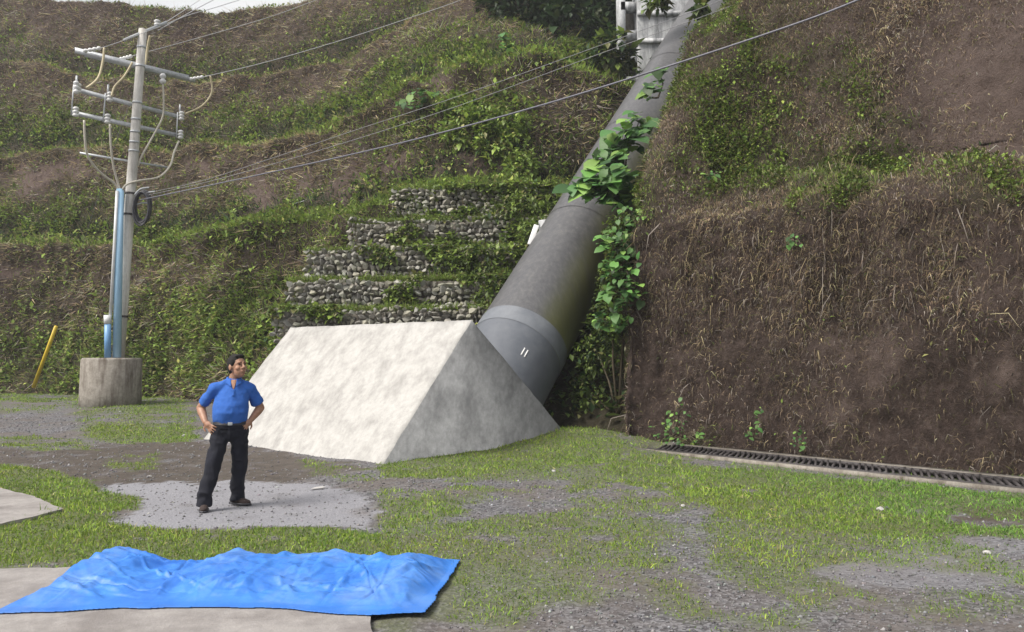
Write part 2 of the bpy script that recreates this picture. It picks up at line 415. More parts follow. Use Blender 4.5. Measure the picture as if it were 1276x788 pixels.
GRASS = [  # polygons traced in the photograph, laid on the ground: (cover, outline)
    (0.9, [(-90, 480), (240, 494), (236, 512), (170, 514), (90, 502), (-90, 499)]),
    (0.7, [(88, 503), (245, 507), (250, 532), (100, 534)]),
    (0.6, [(-90, 499), (95, 503), (60, 516), (-90, 514)]),
    (0.9, [(-90, 546), (50, 542), (118, 550), (116, 562), (60, 561), (-90, 555)]),
    (0.95, [(98, 536), (150, 529), (248, 530), (240, 551), (170, 551), (120, 546)]),
    (0.75, [(138, 566), (190, 566), (200, 580), (160, 587), (140, 580)]),
    (1.0, [(-120, 579), (35, 580), (90, 592), (125, 606), (170, 622), (184, 632), (150, 640), (138, 650), (200, 661), (330, 659), (430, 657), (470, 668), (520, 690), (572, 705), (585, 730), (-120, 730)]),
    (0.95, [(470, 578), (560, 553), (640, 536), (710, 525), (765, 532), (788, 556), (760, 576), (650, 588), (540, 597), (480, 596)]),
    (0.6, [(375, 574), (470, 580), (480, 600), (430, 603), (385, 590)]),
    (0.8, [(485, 618), (560, 622), (606, 640), (560, 652), (490, 650)]),
    (0.95, [(790, 560), (900, 580), (1000, 590), (1290, 620), (1290, 634), (1195, 630), (1180, 648), (1290, 655), (1290, 672), (1130, 668), (1000, 664), (900, 644), (840, 612), (760, 600), (740, 584)]),
    (0.6, [(740, 622), (850, 632), (960, 655), (1050, 672), (1000, 690), (860, 662), (760, 652)]),
    (0.65, [(680, 652), (760, 655), (810, 690), (800, 708), (700, 698)]),
    (0.55, [(560, 690), (640, 690), (800, 705), (900, 712), (880, 740), (570, 740)]),
]
LIGHT = [[(128, 607), (205, 597), (330, 598), (395, 603), (440, 613), (480, 636), (450, 656), (330, 657), (200, 659), (143, 649), (184, 632), (165, 620)],
         [(1130, 676), (1290, 668), (1290, 730), (1060, 730), (1000, 712)]]
MUD = [[(-90, 555), (60, 562), (130, 556), (150, 551), (245, 551), (470, 581), (400, 592), (330, 601), (200, 600), (125, 606), (60, 584), (-90, 580)],
       [(1200, 630), (1290, 632), (1290, 652), (1190, 648)]]
def cover(x, y):
    """grass / mud / light-gravel cover at ground points"""
    p = np.stack([x, y, 0 * x], 1)
    u, v = pix(np.stack([x, y, gz(x, y)], 1))
    u2 = u + 14 * fbm(p * 2.1, 3, 5) + 6 * fbm(p * 9, 2, 8); v2 = v + 3.5 * fbm(p * 2.3, 3, 6) + 1.5 * fbm(p * 11, 2, 9)
    nz = fbm(p * 0.9, 4, 1); nf = fbm(p * 3.2, 3, 4)
    front = y < 60
    g = np.where((u > 470), 0.68 * sstep(-0.75, 0.3, nz + 0.55 * nf), 0.07 * sstep(0.0, 0.6, nf))
    g = np.where(front, g, 0.8)
    for d, poly in GRASS:
        k = inpoly(u2, v2, poly) & front
        dd = d * np.where(d < 0.95, sstep(-0.75, 0.15, nf + 0.4 * nz), sstep(-1.3, -0.5, nf))
        g = np.where(k, np.maximum(g, dd), g)
    m = np.zeros(len(x)); l = np.zeros(len(x))
    for k_, poly in enumerate(LIGHT): l = np.maximum(l, (inpoly(u2, v2, poly) & front) * (1.0, 0.4)[k_] * sstep(-1.6, -0.2, nf))
    for poly in MUD: m = np.maximum(m, (inpoly(u2, v2, poly) & front) * sstep(-1.0, -0.2, nf))
    g = np.where((l > 0.5) & (u < 500), g * 0.0, g)
    return g, m, l

# ---- ground: one sheet to the horizon, fine where the yard is
gx = np.concatenate([[-300, -180, -90, -50], np.arange(-30, -8, 0.25), np.arange(-8, 9, 0.085), np.arange(9, 16, 0.3), [22, 40, 80, 180, 300]])
gy = np.concatenate([[-300, -150, -60, -20, -5, 1], np.arange(3, 11, 0.07), np.arange(11, 19, 0.1), np.arange(19, 34, 0.22), [40, 60, 100, 200, 300]])
GX, GY = np.meshgrid(gx, gy); fx, fy = GX.ravel(), GY.ravel()
g_, m0_, l_ = cover(fx, fy)
gv = np.stack([fx, fy, gzn(fx, fy)], 1)
ground = mesh_np('ground', gv, grid_faces(len(gy), len(gx)), M['ground'], None, True, np.stack([np.clip(g_ * 1.1 - 0.22, 0, 0.85), m0_, l_], 1))
tag(ground, 'gravel, mud and turf yard at the foot of the cut slopes', 'ground', None, 'structure')

# ---- lofted slopes
def resample(a, m):                                  # (K,3) -> (m,3) Catmull-Rom on the point index
    k = len(a); t = np.linspace(0, k - 1 - 1e-6, m); i = t.astype(int); f = (t - i)[:, None]
    g = lambda j: a[np.clip(j, 0, k - 1)]
    p0, p1, p2, p3 = g(i - 1), g(i), g(i + 1), g(i + 2)
    return 0.5 * (2 * p1 + (p2 - p0) * f + (2 * p0 - 5 * p1 + 4 * p2 - p3) * f * f + (3 * p1 - p0 - 3 * p2 + p3) * f ** 3)
def loft(levels, ncol, rows, seed, amp, lips=()):
    """levels: (L,S,3) control points; rows[i]: number of rows between level i and i+1"""
    lv = np.stack([resample(np.asarray(l, float), ncol) for l in levels])
    R = []; T = []
    for i in range(len(lv) - 1):
        for k in range(rows[i]):
            f = k / rows[i]; R.append(lv[i] * (1 - f) + lv[i + 1] * f); T.append(i + f)
    R.append(lv[-1]); T.append(len(lv) - 1.0)
    R = np.stack(R)
    for _ in range(3 if lips else 1): R[1:-1] = 0.25 * R[:-2] + 0.5 * R[1:-1] + 0.25 * R[2:]       # soften the breaks of slope
    du = np.gradient(R, axis=1); dv = np.gradient(R, axis=0); N = unit(np.cross(du, dv))
    p = R.reshape(-1, 3); T = np.repeat(np.array(T), ncol)
    n = N.reshape(-1, 3)
    q = p * np.array([1, 1, 0.55])
    d = amp * (0.55 * fbm(q * 0.33, 4, seed) + 0.30 * fbm(q * 1.3, 3, seed + 1) + 0.16 * fbm(p * 4.0, 4, seed + 2))
    rib = np.abs(fbm(p * np.array([1.7, 1.7, 0.16]), 3, seed + 5)); d = d + amp * 0.34 * (0.35 - rib) * ((T > 1) & (T < 2.1))
    fade = np.ones(len(p)); fade[T < 0.15] = 0.3
    p = p + n * (d * fade)[:, None]
    for L_ in lips:                                             # turf lip overhanging each cut face
        k = np.exp(-((T - L_) / 0.075) ** 2) * (0.6 + 0.5 * fbm(p * 0.7, 2, seed + 8)); p = p + np.array([0, -0.42, 0.10]) * k[:, None]
    return p, n, T, grid_faces(len(R), ncol)

# left hillside: four cut tiers with benches, curving round behind the block
L_ST = [  # u, base Y, (crest v, Y) x 4
    (-420, 31, (318, 33), (205, 38), (85, 43), (-30, 48)),
    (-200, 31, (316, 33), (202, 38), (82, 43), (-28, 48)),
    (0, 30, (312, 32), (196, 37), (82, 42), (-14, 47)),
    (100, 28.6, (311, 31), (190, 36), (96, 41), (-2, 46)),
    (200, 26.8, (309, 29.3), (192, 34.6), (104, 39.6), (5, 44.6)),
    (290, 24.2, (292, 27.6), (190, 33.2), (102, 38.6), (10, 43.6)),
    (365, 22.6, (277, 26.4), (180, 31.8), (90, 37.6), (0, 43.2)),
    (440, 21.8, (266, 25.4), (148, 30.4), (62, 36.6), (-22, 43)),
    (520, 21.6, (240, 25.0), (100, 29.2), (20, 36.6), (-60, 44)),
    (600, 21.6, (233, 24.8), (84, 28.6), (-14, 38), (-90, 46)),
    (680, 21.6, (236, 24.8), (78, 28.6), (-20, 40), (-90, 48)),
    (740, 22.2, (244, 25.0), (96, 28.8), (-20, 42), (-90, 50)),
    (800, 23.0, (252, 25.4), (112, 29.4), (-10, 43), (-90, 51)),
    (900, 24.0, (262, 26.4), (122, 30.4), (0, 44), (-90, 52)),
    (1040, 25.0, (270, 27.4), (130, 31.4), (0, 45), (-90, 53)),
]
lv = [[] for _ in range(10)]
for u, by, c1, c2, c3, c4 in L_ST:
    x, y, z = ray(u, 470)
    bx = x / y * by
    lv[0].append((bx, by - 0.2, -0.5)); lv[1].append((bx, by, float(gz(bx, by)) + 0.05))
    k = 2
    for i, (v, Y) in enumerate((c1, c2, c3, c4)):
        c = P(u, v, Y); lv[k].append(tuple(c))
        w = (1.7, 2.0, 2.2, 12)[i]
        dirx = c.x / c.y * 0.9
        lv[k + 1].append((c.x + dirx * w, c.y + w, c.z + (0.45, 0.5, 0.5, 2.0)[i]))
        k += 2
LH, LN, LT, LQ = loft(lv, 340, [2, 46, 7, 46, 7, 42, 7, 42, 6], 3, 0.48, lips=(2, 4, 6))
lu, lvv = pix(LH)
wp = fbm(LH * 0.6, 3, 31); lu2 = lu + 22 * wp; lv2 = lvv + 14 * fbm(LH * 0.6, 3, 32)
L_bare = np.zeros(len(LH))
for e in [(322, 248, 26, 40), (378, 238, 16, 26), (428, 240, 22, 34), (500, 205, 30, 22), (612, 212, 46, 22), (450, 215, 22, 20), (250, 205, 40, 12), (60, 215, 60, 16), (545, 95, 26, 10), (30, 330, 46, 14), (560, 215, 20, 18)]:
    L_bare = np.maximum(L_bare, ell(lu2, lv2, *e))
L_green = np.zeros(len(LH))
for e, a in [((110, 452, 130, 40), 0.85), ((330, 400, 190, 90), 0.7), ((300, 290, 150, 16), 1.0), ((430, 268, 60, 10), 1.0), ((70, 160, 130, 40), 0.55), ((330, 150, 120, 40), 0.55),
             ((470, 150, 90, 34), 0.5), ((520, 105, 70, 40), 0.6), ((640, 72, 130, 22), 1.0), ((600, 130, 60, 50), 0.9), ((640, 180, 36, 50), 0.9), ((640, 235, 160, 16), 1.0), ((760, 150, 40, 40), 0.4), ((680, 330, 110, 120), 0.9), ((560, 320, 190, 110), 0.8), ((40, 275, 120, 30), 0.45), ((250, 15, 200, 26), 0.35)]:
    L_green = np.maximum(L_green, a * ell(lu2, lv2, *e))
lip = 1.6 * np.exp(-((LT - 2.25) / 0.42) ** 2) + 0.8 * np.exp(-((LT - 4.2) / 0.4) ** 2) + 0.8 * np.exp(-((LT - 6.2) / 0.4) ** 2)
frac = LT - np.floor(LT); face = (np.floor(LT) % 2 == 1)
L_green = L_green * np.where(face, 1 - 0.75 * sstep(0.62, 0.85, frac + 0.12 * wp), 1) + np.where(face, 0.38 * sstep(0.75, 0.25, frac + 0.15 * wp), 0.2)
L_bare = L_bare * 0.8
L_green = np.clip(L_green + 0.10 + 0.3 * lip + 0.16 * fbm(LH * 0.35, 4, 40), 0, 1)
L_lip = np.exp(-((LT - 2.15) / 0.28) ** 2) * sstep(120, 230, lu) + 0.85 * np.exp(-((LT - 4.15) / 0.25) ** 2) * sstep(380, 520, lu)  # bright green lip grass, the lit edge put into its colour
L_str = 0.9 * np.exp(-((LT - 4.0) / 0.14) ** 2) * sstep(480, 380, lu) + 0.9 * np.exp(-((LT - 6.0) / 0.14) ** 2) + 0.5 * np.exp(-((LT - 2.0) / 0.12) ** 2) * sstep(230, 120, lu)
L_shade = 0.8 * (np.exp(-((LT - 3.1) / 0.14) ** 2) + np.exp(-((LT - 5.1) / 0.16) ** 2) + np.exp(-((LT - 7.1) / 0.18) ** 2))  # shade at the tier feet, put in as dark green plant colour
red = np.clip(0.28 + 0.35 * fbm(LH * np.array([.3, .3, .5]), 4, 41) + L_bare * 0.9, 0, 1)
hill = mesh_np('hillside', LH, LQ, M['soil'], None, True, np.stack([red, np.clip(L_green * 0.5 - L_bare * 0.4, 0, 1), 0 * red], 1))
tag(hill, 'terraced earth hillside with dry grass rising behind the yard', 'hillside', None, 'structure')

# right cut: near-vertical earth wall along the drain, its left end turning up beside the pipe
R_PT = [  # foot, crest, bench back, upper face top, rear -- one row per station along the cut
    ((13.2, 31.5, 11.0), (13.5, 31.3, 14), (14.0, 31.0, 15), (14.8, 31.0, 18.5), (20, 33, 21)),
    ((9.3, 25.4, 5.8), (9.6, 25.2, 9.6), (9.9, 25.2, 10.9), (10.3, 25.8, 14.6), (15.5, 28.5, 19)),
    ((5.9, 21.8, 2.8), (6.2, 21.7, 7.0), (6.3, 21.8, 8.4), (6.6, 22.4, 11.6), (13.6, 26, 18)),
    ((3.75, 19.2, 0.7), (4.0, 19.1, 5.4), (4.1, 19.1, 6.5), (4.5, 19.4, 9.8), (13.0, 25, 17.5)),
    ((2.75, 17.3, 0.0), (2.95, 17.3, 4.65), (3.15, 17.7, 6.0), (4.4, 18.7, 9.1), (12.6, 24.2, 17)),
    ((2.25, 16.15, -0.1), (2.5, 16.45, 4.35), (3.1, 17.1, 5.65), (4.8, 18.3, 9.4), (12.4, 23.6, 17)),
    ((2.42, 15.95, -0.1), (2.72, 16.25, 4.4), (3.35, 17.0, 5.6), (5.05, 18.2, 9.6), (12.4, 23.4, 17)),
    ((3.2, 15.55, -0.1), (3.45, 15.8, 4.42), (4.35, 16.85, 5.5), (5.6, 17.9, 10.4), (12.4, 23.1, 17)),
    ((4.15, 14.7, -0.1), (4.45, 15.0, 4.42), (5.75, 16.35, 5.5), (7.0, 17.5, 11.9), (12.6, 23, 17)),
    ((5.65, 13.2, -0.1), (5.95, 13.5, 4.32), (7.3, 14.9, 5.3), (8.5, 16.1, 12.8), (14.1, 21.7, 18)),
    ((7.4, 11.5, -0.1), (7.7, 11.8, 4.22), (9.1, 13.2, 5.2), (10.3, 14.4, 13), (15.8, 20, 18)),
    ((9.35, 9.5, -0.1), (9.65, 9.8, 4.15), (10.8, 10.9, 5.2), (12.6, 12.8, 13), (17.8, 18, 18)),
    ((13.4, 5.45, -0.1), (13.7, 5.75, 4.15), (14.8, 6.9, 5.2), (16.7, 8.7, 13), (21.9, 13.9, 18)),
    ((18.9, -0.05, -0.1), (19.2, 0.25, 4.15), (20.3, 1.4, 5.2), (22.2, 3.2, 13), (27.4, 8.4, 18)),
]
lv = [[] for _ in range(6)]
for s in R_PT:
    lv[0].append((s[0][0], s[0][1], s[0][2] - 0.8))
    for j in range(5): lv[1 + j].append(s[j])
RH, RN, RT, RQ = loft(lv, 400, [4, 80, 28, 84, 14], 9, 0.38)
ru, rv = pix(RH)
ru2 = ru + 26 * fbm(RH * 0.9, 3, 51); rv2 = rv + 18 * fbm(RH * 0.9, 3, 52)
R_bare = np.zeros(len(RH))
for e, a in [((1235, 90, 110, 100), 1.0), ((1250, 175, 120, 26), 0.85), ((1100, 440, 60, 60), 0.75), ((1040, 480, 30, 40), 0.6), ((1250, 450, 40, 40), 0.6), ((1180, 520, 120, 60), 0.55), ((960, 520, 80, 50), 0.55), ((1030, 430, 30, 36), 0.7), ((1230, 330, 60, 50), 0.5), ((800, 470, 45, 100), 0.9), ((870, 215, 30, 12), 0.6), ((1150, 400, 60, 50), 0.5)]:
    R_bare = np.maximum(R_bare, a * ell(ru2, rv2, *e))
R_pale = np.zeros(len(RH))                                     # paler, drier clay showing through
for e, a in [((1235, 90, 100, 110), 0.95), ((1250, 180, 110, 30), 0.55), ((1110, 440, 46, 52), 0.7), ((1030, 425, 20, 26), 0.6), ((1040, 515, 22, 22), 0.5), ((1255, 455, 24, 24), 0.8), ((1215, 370, 26, 26), 0.4), ((870, 215, 40, 14), 0.6)]:
    R_pale = np.maximum(R_pale, a * ell(ru2, rv2, *e))
R_green = np.zeros(len(RH))
for e, a in [((900, 200, 130, 44), 0.75), ((1040, 215, 90, 40), 0.8), ((1235, 232, 60, 32), 0.8), ((860, 80, 80, 80), 0.5), ((960, 60, 90, 60), 0.5), ((1060, 110, 60, 60), 0.35), ((1100, 150, 40, 12), 0.4), ((850, 550, 60, 24), 0.7), ((800, 250, 30, 50), 0.7), ((930, 150, 100, 40), 0.5)]:
    R_green = np.maximum(R_green, a * ell(ru2, rv2, *e))
R_up = sstep(2.0, 2.6, RT) * (1 - R_bare)
R_green = np.clip(R_green + 0.30 * R_up * sstep(-0.6, 0.5, fbm(RH * 0.9, 3, 58)) + 0.12 * fbm(RH * 0.6, 4, 55), 0, 1)
R_str = R_up * 0.42 * sstep(-0.5, 0.6, fbm(RH * 1.3, 3, 59)) + 0.35 * sstep(1.35, 1.95, RT) * (RT < 2.3) * (1 - R_bare)
rr = np.clip(0.24 + 0.22 * fbm(RH * np.array([.7, .7, .5]), 4, 56) + R_pale * 0.95 + 0.18 * (RT > 2.6), 0, 1)
rhill = mesh_np('cut_slope', RH, RQ, M['soil'], None, True, np.stack([rr, np.clip(R_green * 0.45 - R_bare * 0.5, 0, 1), 0 * rr], 1))
tag(rhill, 'steep dark earth cut with hanging dry stems above the drain', 'earth wall', None, 'structure')

# soil bank that the penstock runs up, between the two slopes
PD = np.array([0.591, 0.915, 1.01]); PD /= np.linalg.norm(PD)          # pipe direction
PA = np.array([0.087, 17.57, 1.80]); PR = 1.04
ph = np.array([PD[0], PD[1], 0]); ph /= np.linalg.norm(ph); pside = np.array([ph[1], -ph[0], 0])     # to the right of the pipe
ss = np.linspace(-0.6, 24, 150); ww = np.linspace(-4.2, 4.0, 56)
SSm, WWm = np.meshgrid(ss, ww, indexing='ij')
bk = PA + SSm.ravel()[:, None] * PD + WWm.ravel()[:, None] * pside - np.array([0, 0, 1.0]) * (1.75 + 0 * SSm.ravel()[:, None])
bk[:, 2] += 0.30 * fbm(bk * 0.8, 4, 60) - 0.06 * (WWm.ravel() ** 2) * (WWm.ravel() < 0)
bk[:, 2] = np.where(SSm.ravel() < 0.2, bk[:, 2] - 0.6, bk[:, 2])
bank = mesh_np('soil_bank', bk, grid_faces(len(ss), len(ww)), M['soil'], None, True, np.stack([0.1 + 0 * bk[:, 0], 0.35 + 0 * bk[:, 0], 0 * bk[:, 0]], 1))
tag(bank, 'dark soil bank in the gully beneath the big pipe', 'soil bank', None, 'structure')

# concrete paving at the left edge and under the tarpaulin
def slab(name, poly, top, thick, mat, label):
    pts = [PZ(u, v, top) for u, v in poly]; out = []
    for k in range(len(pts)):                                     # ragged broken edge
        a, b = pts[k], pts[(k + 1) % len(pts)]; n = max(2, int((b - a).length / 0.12))
        for i in range(n):
            q = a.lerp(b, i / n); out.append((q.x + random.uniform(-.02, .02), q.y + random.uniform(-.02, .02)))
    n = len(out); bm = bmesh.new()
    t = [bm.verts.new((x, y, top)) for x, y in out]; d = [bm.verts.new((x, y, top - thick)) for x, y in out]
    bm.faces.new(t)
    for k in range(n): bm.faces.new((t[k], d[k], d[(k + 1) % n], t[(k + 1) % n]))
    bmesh.ops.recalc_face_normals(bm, faces=bm.faces)
    me = bpy.data.meshes.new(name); bm.to_mesh(me); bm.free(); me.materials.append(mat)
    o = put(name, me); tag(o, label, 'pavement', None, 'structure'); return o
slab('pavement', [(-140, 604), (0, 608), (38, 617), (78, 634), (40, 644), (0, 653), (-140, 668)], 0.045, 0.15, M['slab'], 'broken corner of grey concrete paving in the grass')
slab('pavement', [(-140, 711), (150, 706), (440, 703), (470, 812), (-200, 830)], 0.03, 0.15, M['slab'], 'strip of grey concrete paving under the blue tarpaulin')

# ================================================================== THINGS
# ---- anchor block: triangular concrete prism
B0 = np.array([-2.19, 12.85, 0]); rd = np.array([-0.754, 0.657, 0]); rd /= np.linalg.norm(rd); pd = np.array([0.643, 0.766, 0]); pd /= np.linalg.norm(pd)
BL, BW, BH, BA = 5.75, 5.35, 2.38, 2.27
def block_mesh():
    bm = bmesh.new(); nl, nh = 46, 22; V = []
    prof = []
    for k in range(nh + 1): f = k / nh; prof.append((BA * f, -0.25 * (1 - f) + BH * f))
    for k in range(1, nh + 1): f = k / nh; prof.append((BA + (BW - BA) * f, BH * (1 - f) - 0.05 * f))
    pr = np.array(prof); m = len(pr); pts = []
    for i in range(nl + 1):
        for w, z in pr: pts.append(B0 + rd * (BL * i / nl) + pd * w + np.array([0, 0, z]))
    pts = np.array(pts)
    # slight hand-finished unevenness of the cement render
    ki = np.arange(len(pts)) % m; li = np.arange(len(pts)) // m; edge = (ki == nh) | (li == 0) | (li == nl)
    chip = np.where(edge, -0.03 * np.clip(fbm(pts * 3.0, 4, 72) - 0.35, 0, 1), 0)          # worn arrises
    off = 0.014 * fbm(pts * 0.9, 3, 70) + 0.006 * fbm(pts * 5, 3, 71) + chip
    nrm = np.tile(np.where((np.arange(m) <= nh)[:, None], -pd * 0.72 + np.array([0, 0, .69]), pd * 0.6 + np.array([0, 0, .8])), (nl + 1, 1))
    pts = pts + nrm * off[:, None]
    f1 = grid_faces(nl + 1, m)
    # gable ends: strip between matching profile points
    g0 = []; 
    for base in (0, nl * m):
        for k in range(nh):
            a, b = base + k, base + k + 1
            ga = base + 2 * nh - k; gb = base + 2 * nh - k - 1
            if gb == b: g0.append((a, b, ga, ga))
            else: g0.append((a, b, gb, ga) if base == 0 else (a, ga, gb, b))
    bm.free()
    return pts, f1, g0
bp, bf, bg_ = block_mesh()
quads = [q for q in bg_ if q[2] != q[3]]; tris = [q[:3] for q in bg_ if q[2] == q[3]]
blk_root = empty('anchor_block', B0)
blk = mesh_np('block_body', bp, [bf, np.array(quads), np.array(tris)], M['block'], blk_root)
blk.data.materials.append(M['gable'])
mi = np.zeros(len(blk.data.polygons), np.int32); mi[len(bf):] = 1; blk.data.polygons.foreach_set('material_index', mi)   # unrendered rough gable ends, with shade mixed into their colour
me = blk.data
bm = bmesh.new(); bm.from_mesh(me); bmesh.ops.recalc_face_normals(bm, faces=bm.faces); bm.to_mesh(me); bm.free()
tag(blk_root, 'large triangular white concrete anchor block at the foot of the pipe', 'concrete block')

# ---- penstock
pipe_root = empty('penstock_pipe', PA)
def pipe_section(name, s0, s1, r, mat, n=64, step=0.5, algae=True):
    k = max(2, int(abs(s1 - s0) / step) + 1); S_ = np.linspace(s0, s1, k); th = np.arange(n) * 2 * math.pi / n
    a = pside; b = np.cross(PD, a); b = b if b[2] > 0 else -b
    V = []; T = []
    for s in S_:
        V.append(PA + PD * s + r * (np.cos(th)[:, None] * a + np.sin(th)[:, None] * b))
        T.append(np.stack([0 * th, sstep(0.15, 0.9, np.cos(th - math.radians(-25))) * (1.0 if algae else 0.2), 0 * th], 1))
    q = []
    for i in range(k - 1):
        for j in range(n): q.append((i * n + j, i * n + (j + 1) % n, (i + 1) * n + (j + 1) % n, (i + 1) * n + j))
    o = mesh_np(name, np.concatenate(V), [np.array(q)], mat, pipe_root, True, np.concatenate(T)); return o
pipe_section('pipe_shell', -2.6, 26, PR, M['pipe'])
pipe_section('painted_end', -2.6, -0.05, PR + 0.006, M['collar'])
pipe_section('collar_band', -0.05, 0.36, PR + 0.014, M['band'], step=0.1)
for s in (4.2, 8.6, 13.0): pipe_section('weld_seam', s, s + 0.05, PR + 0.012, M['pipe'], step=0.05)
# two small white strokes painted on the lower end
pa_, pb_ = pside, np.cross(PD, pside); pb_ = pb_ if pb_[2] > 0 else -pb_
def on_pipe(s, ang, r): return PA + PD * s + r * (math.cos(ang) * pa_ + math.sin(ang) * pb_)
best = min(((abs(pix([on_pipe(s_, math.radians(a_), PR)])[0][0] - 655) + abs(pix([on_pipe(s_, math.radians(a_), PR)])[1][0] - 440), a_, s_) for a_ in range(20, 260, 2) for s_ in (-0.9, -0.8, -0.7, -0.6, -0.5, -0.4, -0.3, -0.2) if np.dot(math.cos(math.radians(a_)) * pa_ + math.sin(math.radians(a_)) * pb_, PA - np.array([0, 0, EYE])) < 0))
MARK_ANG, MARK_S = best[1], best[2]
for da in (-0.03, 0.045):
    mk = MB(); an = math.radians(MARK_ANG) + da
    cpt = on_pipe(MARK_S, an, PR + 0.010); nr = math.cos(an) * pa_ + math.sin(an) * pb_
    mk.box(cpt, (0.03, 0.20, 0.006), (np.cross(PD, nr), PD, nr)); mk.build('painted_mark', M['white'], pipe_root)
tag(pipe_root, 'wide grey steel pipe climbing the hill from the concrete block', 'pipe')

# concrete saddle under the pipe, and a white stub beside it
sd = empty('pipe_saddle', PA + PD * 6.0 - np.array([0, 0, 1.6]))
m_ = MB(); m_.box(PA + PD * 6.2 - np.array([0, 0, 1.15]) - pside * 0.3, (3.3, 0.7, 1.3), (pside, ph, (0, 0, 1)))
o = m_.build('saddle_body', M['tower'], sd); bevel(o, 0.03)
tag(sd, 'pale concrete saddle poking out from under the pipe', 'concrete support')
q0 = P(661, 303, 19.6); q1 = P(668, 283, 19.7)
m_ = MB(); m_.box((q0 + q1) / 2, (0.13, 0.10, (q1 - q0).length + 0.1), (Vector((1, 0, -.3)).normalized(), Vector((0, 1, 0)), (q1 - q0).normalized()))
o = m_.build('marker_board', M['white'], None); bevel(o, 0.01); tag(o, 'small white marker board leaning at the left edge of the pipe', 'marker')

# ---- concrete tower at the head of the gully
TY = 31.5
def tw(u, v, dy=0): return P(u, v, TY + dy)
tr = empty('concrete_tower', tw(812, 108))
zt, zb = tw(800, -60).z, tw(800, 112).z
x0, x1 = tw(795, 50).x, tw(862, 50).x
m_ = MB(); m_.box(((x0 + x1) / 2, TY + 0.7, (zt + zb) / 2), (x1 - x0, 1.4, zt - zb)); o = m_.build('main_wall', M['tower'], tr); bevel(o, 0.03)
xl = tw(772, 50).x
for uu in (776,):
    xx = tw(uu, 50).x; m_ = MB(); m_.box((xx, TY + 0.5, (zt + zb) / 2), (0.32, 0.5, zt - zb)); m_.build('column', M['tower'], tr)
for vv in (4, 40, 70, 98):
    zz = tw(785, vv).z; m_ = MB(); m_.box(((xl + x0) / 2 + 0.05, TY + 0.45, zz), (x0 - xl - 0.12, 0.4, 0.34)); m_.build('beam', M['tower'], tr)
for va, vb in ((6, 38), (42, 68), (72, 96)):
    za, zb2 = tw(785, va).z, tw(785, vb).z; m_ = MB(); m_.box(((xl + x0) / 2 + 0.08, TY + 0.95, (za + zb2) / 2), (x0 - xl - 0.2, 0.12, za - zb2)); m_.build('infill_panel', M['base'], tr)
for vv in (18, 52):
    zz = tw(815, vv).z; m_ = MB(); m_.box(((x0 + x1) / 2, TY - 0.06, zz), (x1 - x0 + 0.02, 0.14, 0.18)); m_.build('ledge', M['tower'], tr)
tag(tr, 'weathered concrete tower with framed side beside the top of the pipe', 'tower')

# ---- gabion terraces: five stepped tiers of stones
def rock_mesh(seed):
    r = random.Random(seed); bm = bmesh.new()
    for _ in range(15):
        v = Vector((r.gauss(0, 1), r.gauss(0, 1), r.gauss(0, 1))).normalized() * r.uniform(0.85, 1.05)
        bm.verts.new((v.x, v.y, v.z))
    bmesh.ops.convex_hull(bm, input=bm.verts)
    for v in [v for v in bm.verts if not v.link_faces]: bm.verts.remove(v)
    bmesh.ops.recalc_face_normals(bm, faces=bm.faces)
    me = bpy.data.meshes.new('stone'); bm.to_mesh(me); bm.free()
    for p_ in me.polygons: p_.use_smooth = False
    g = r.uniform(0.17, 0.38); c = (g * r.uniform(0.99, 1.06), g, g * r.uniform(0.80, 0.93), 1)
    at = me.attributes.new('tint', 'FLOAT_COLOR', 'POINT')
    for d in at.data: d.color = c
    me.materials.append(M['stone']); return me
ROCKS = [rock_mesh(k) for k in range(26)]
GAB = [  # top v, bottom v, left u, right u, depth Y, label
    (233, 272, 486, 700, 24.3, 'top tier of the stone gabion wall, overgrown along its rim'),
    (272, 309, 432, 690, 23.4, 'second tier from the top of the stone gabion wall'),
    (309, 346, 379, 665, 22.5, 'middle tier of the stone gabion wall with pale stones'),
    (346, 384, 356, 640, 21.6, 'fourth tier from the top of the stone gabion wall'),
    (384, 424, 338, 615, 20.7, 'lowest tier of the stone gabion wall behind the block ridge'),
]
GABF = []
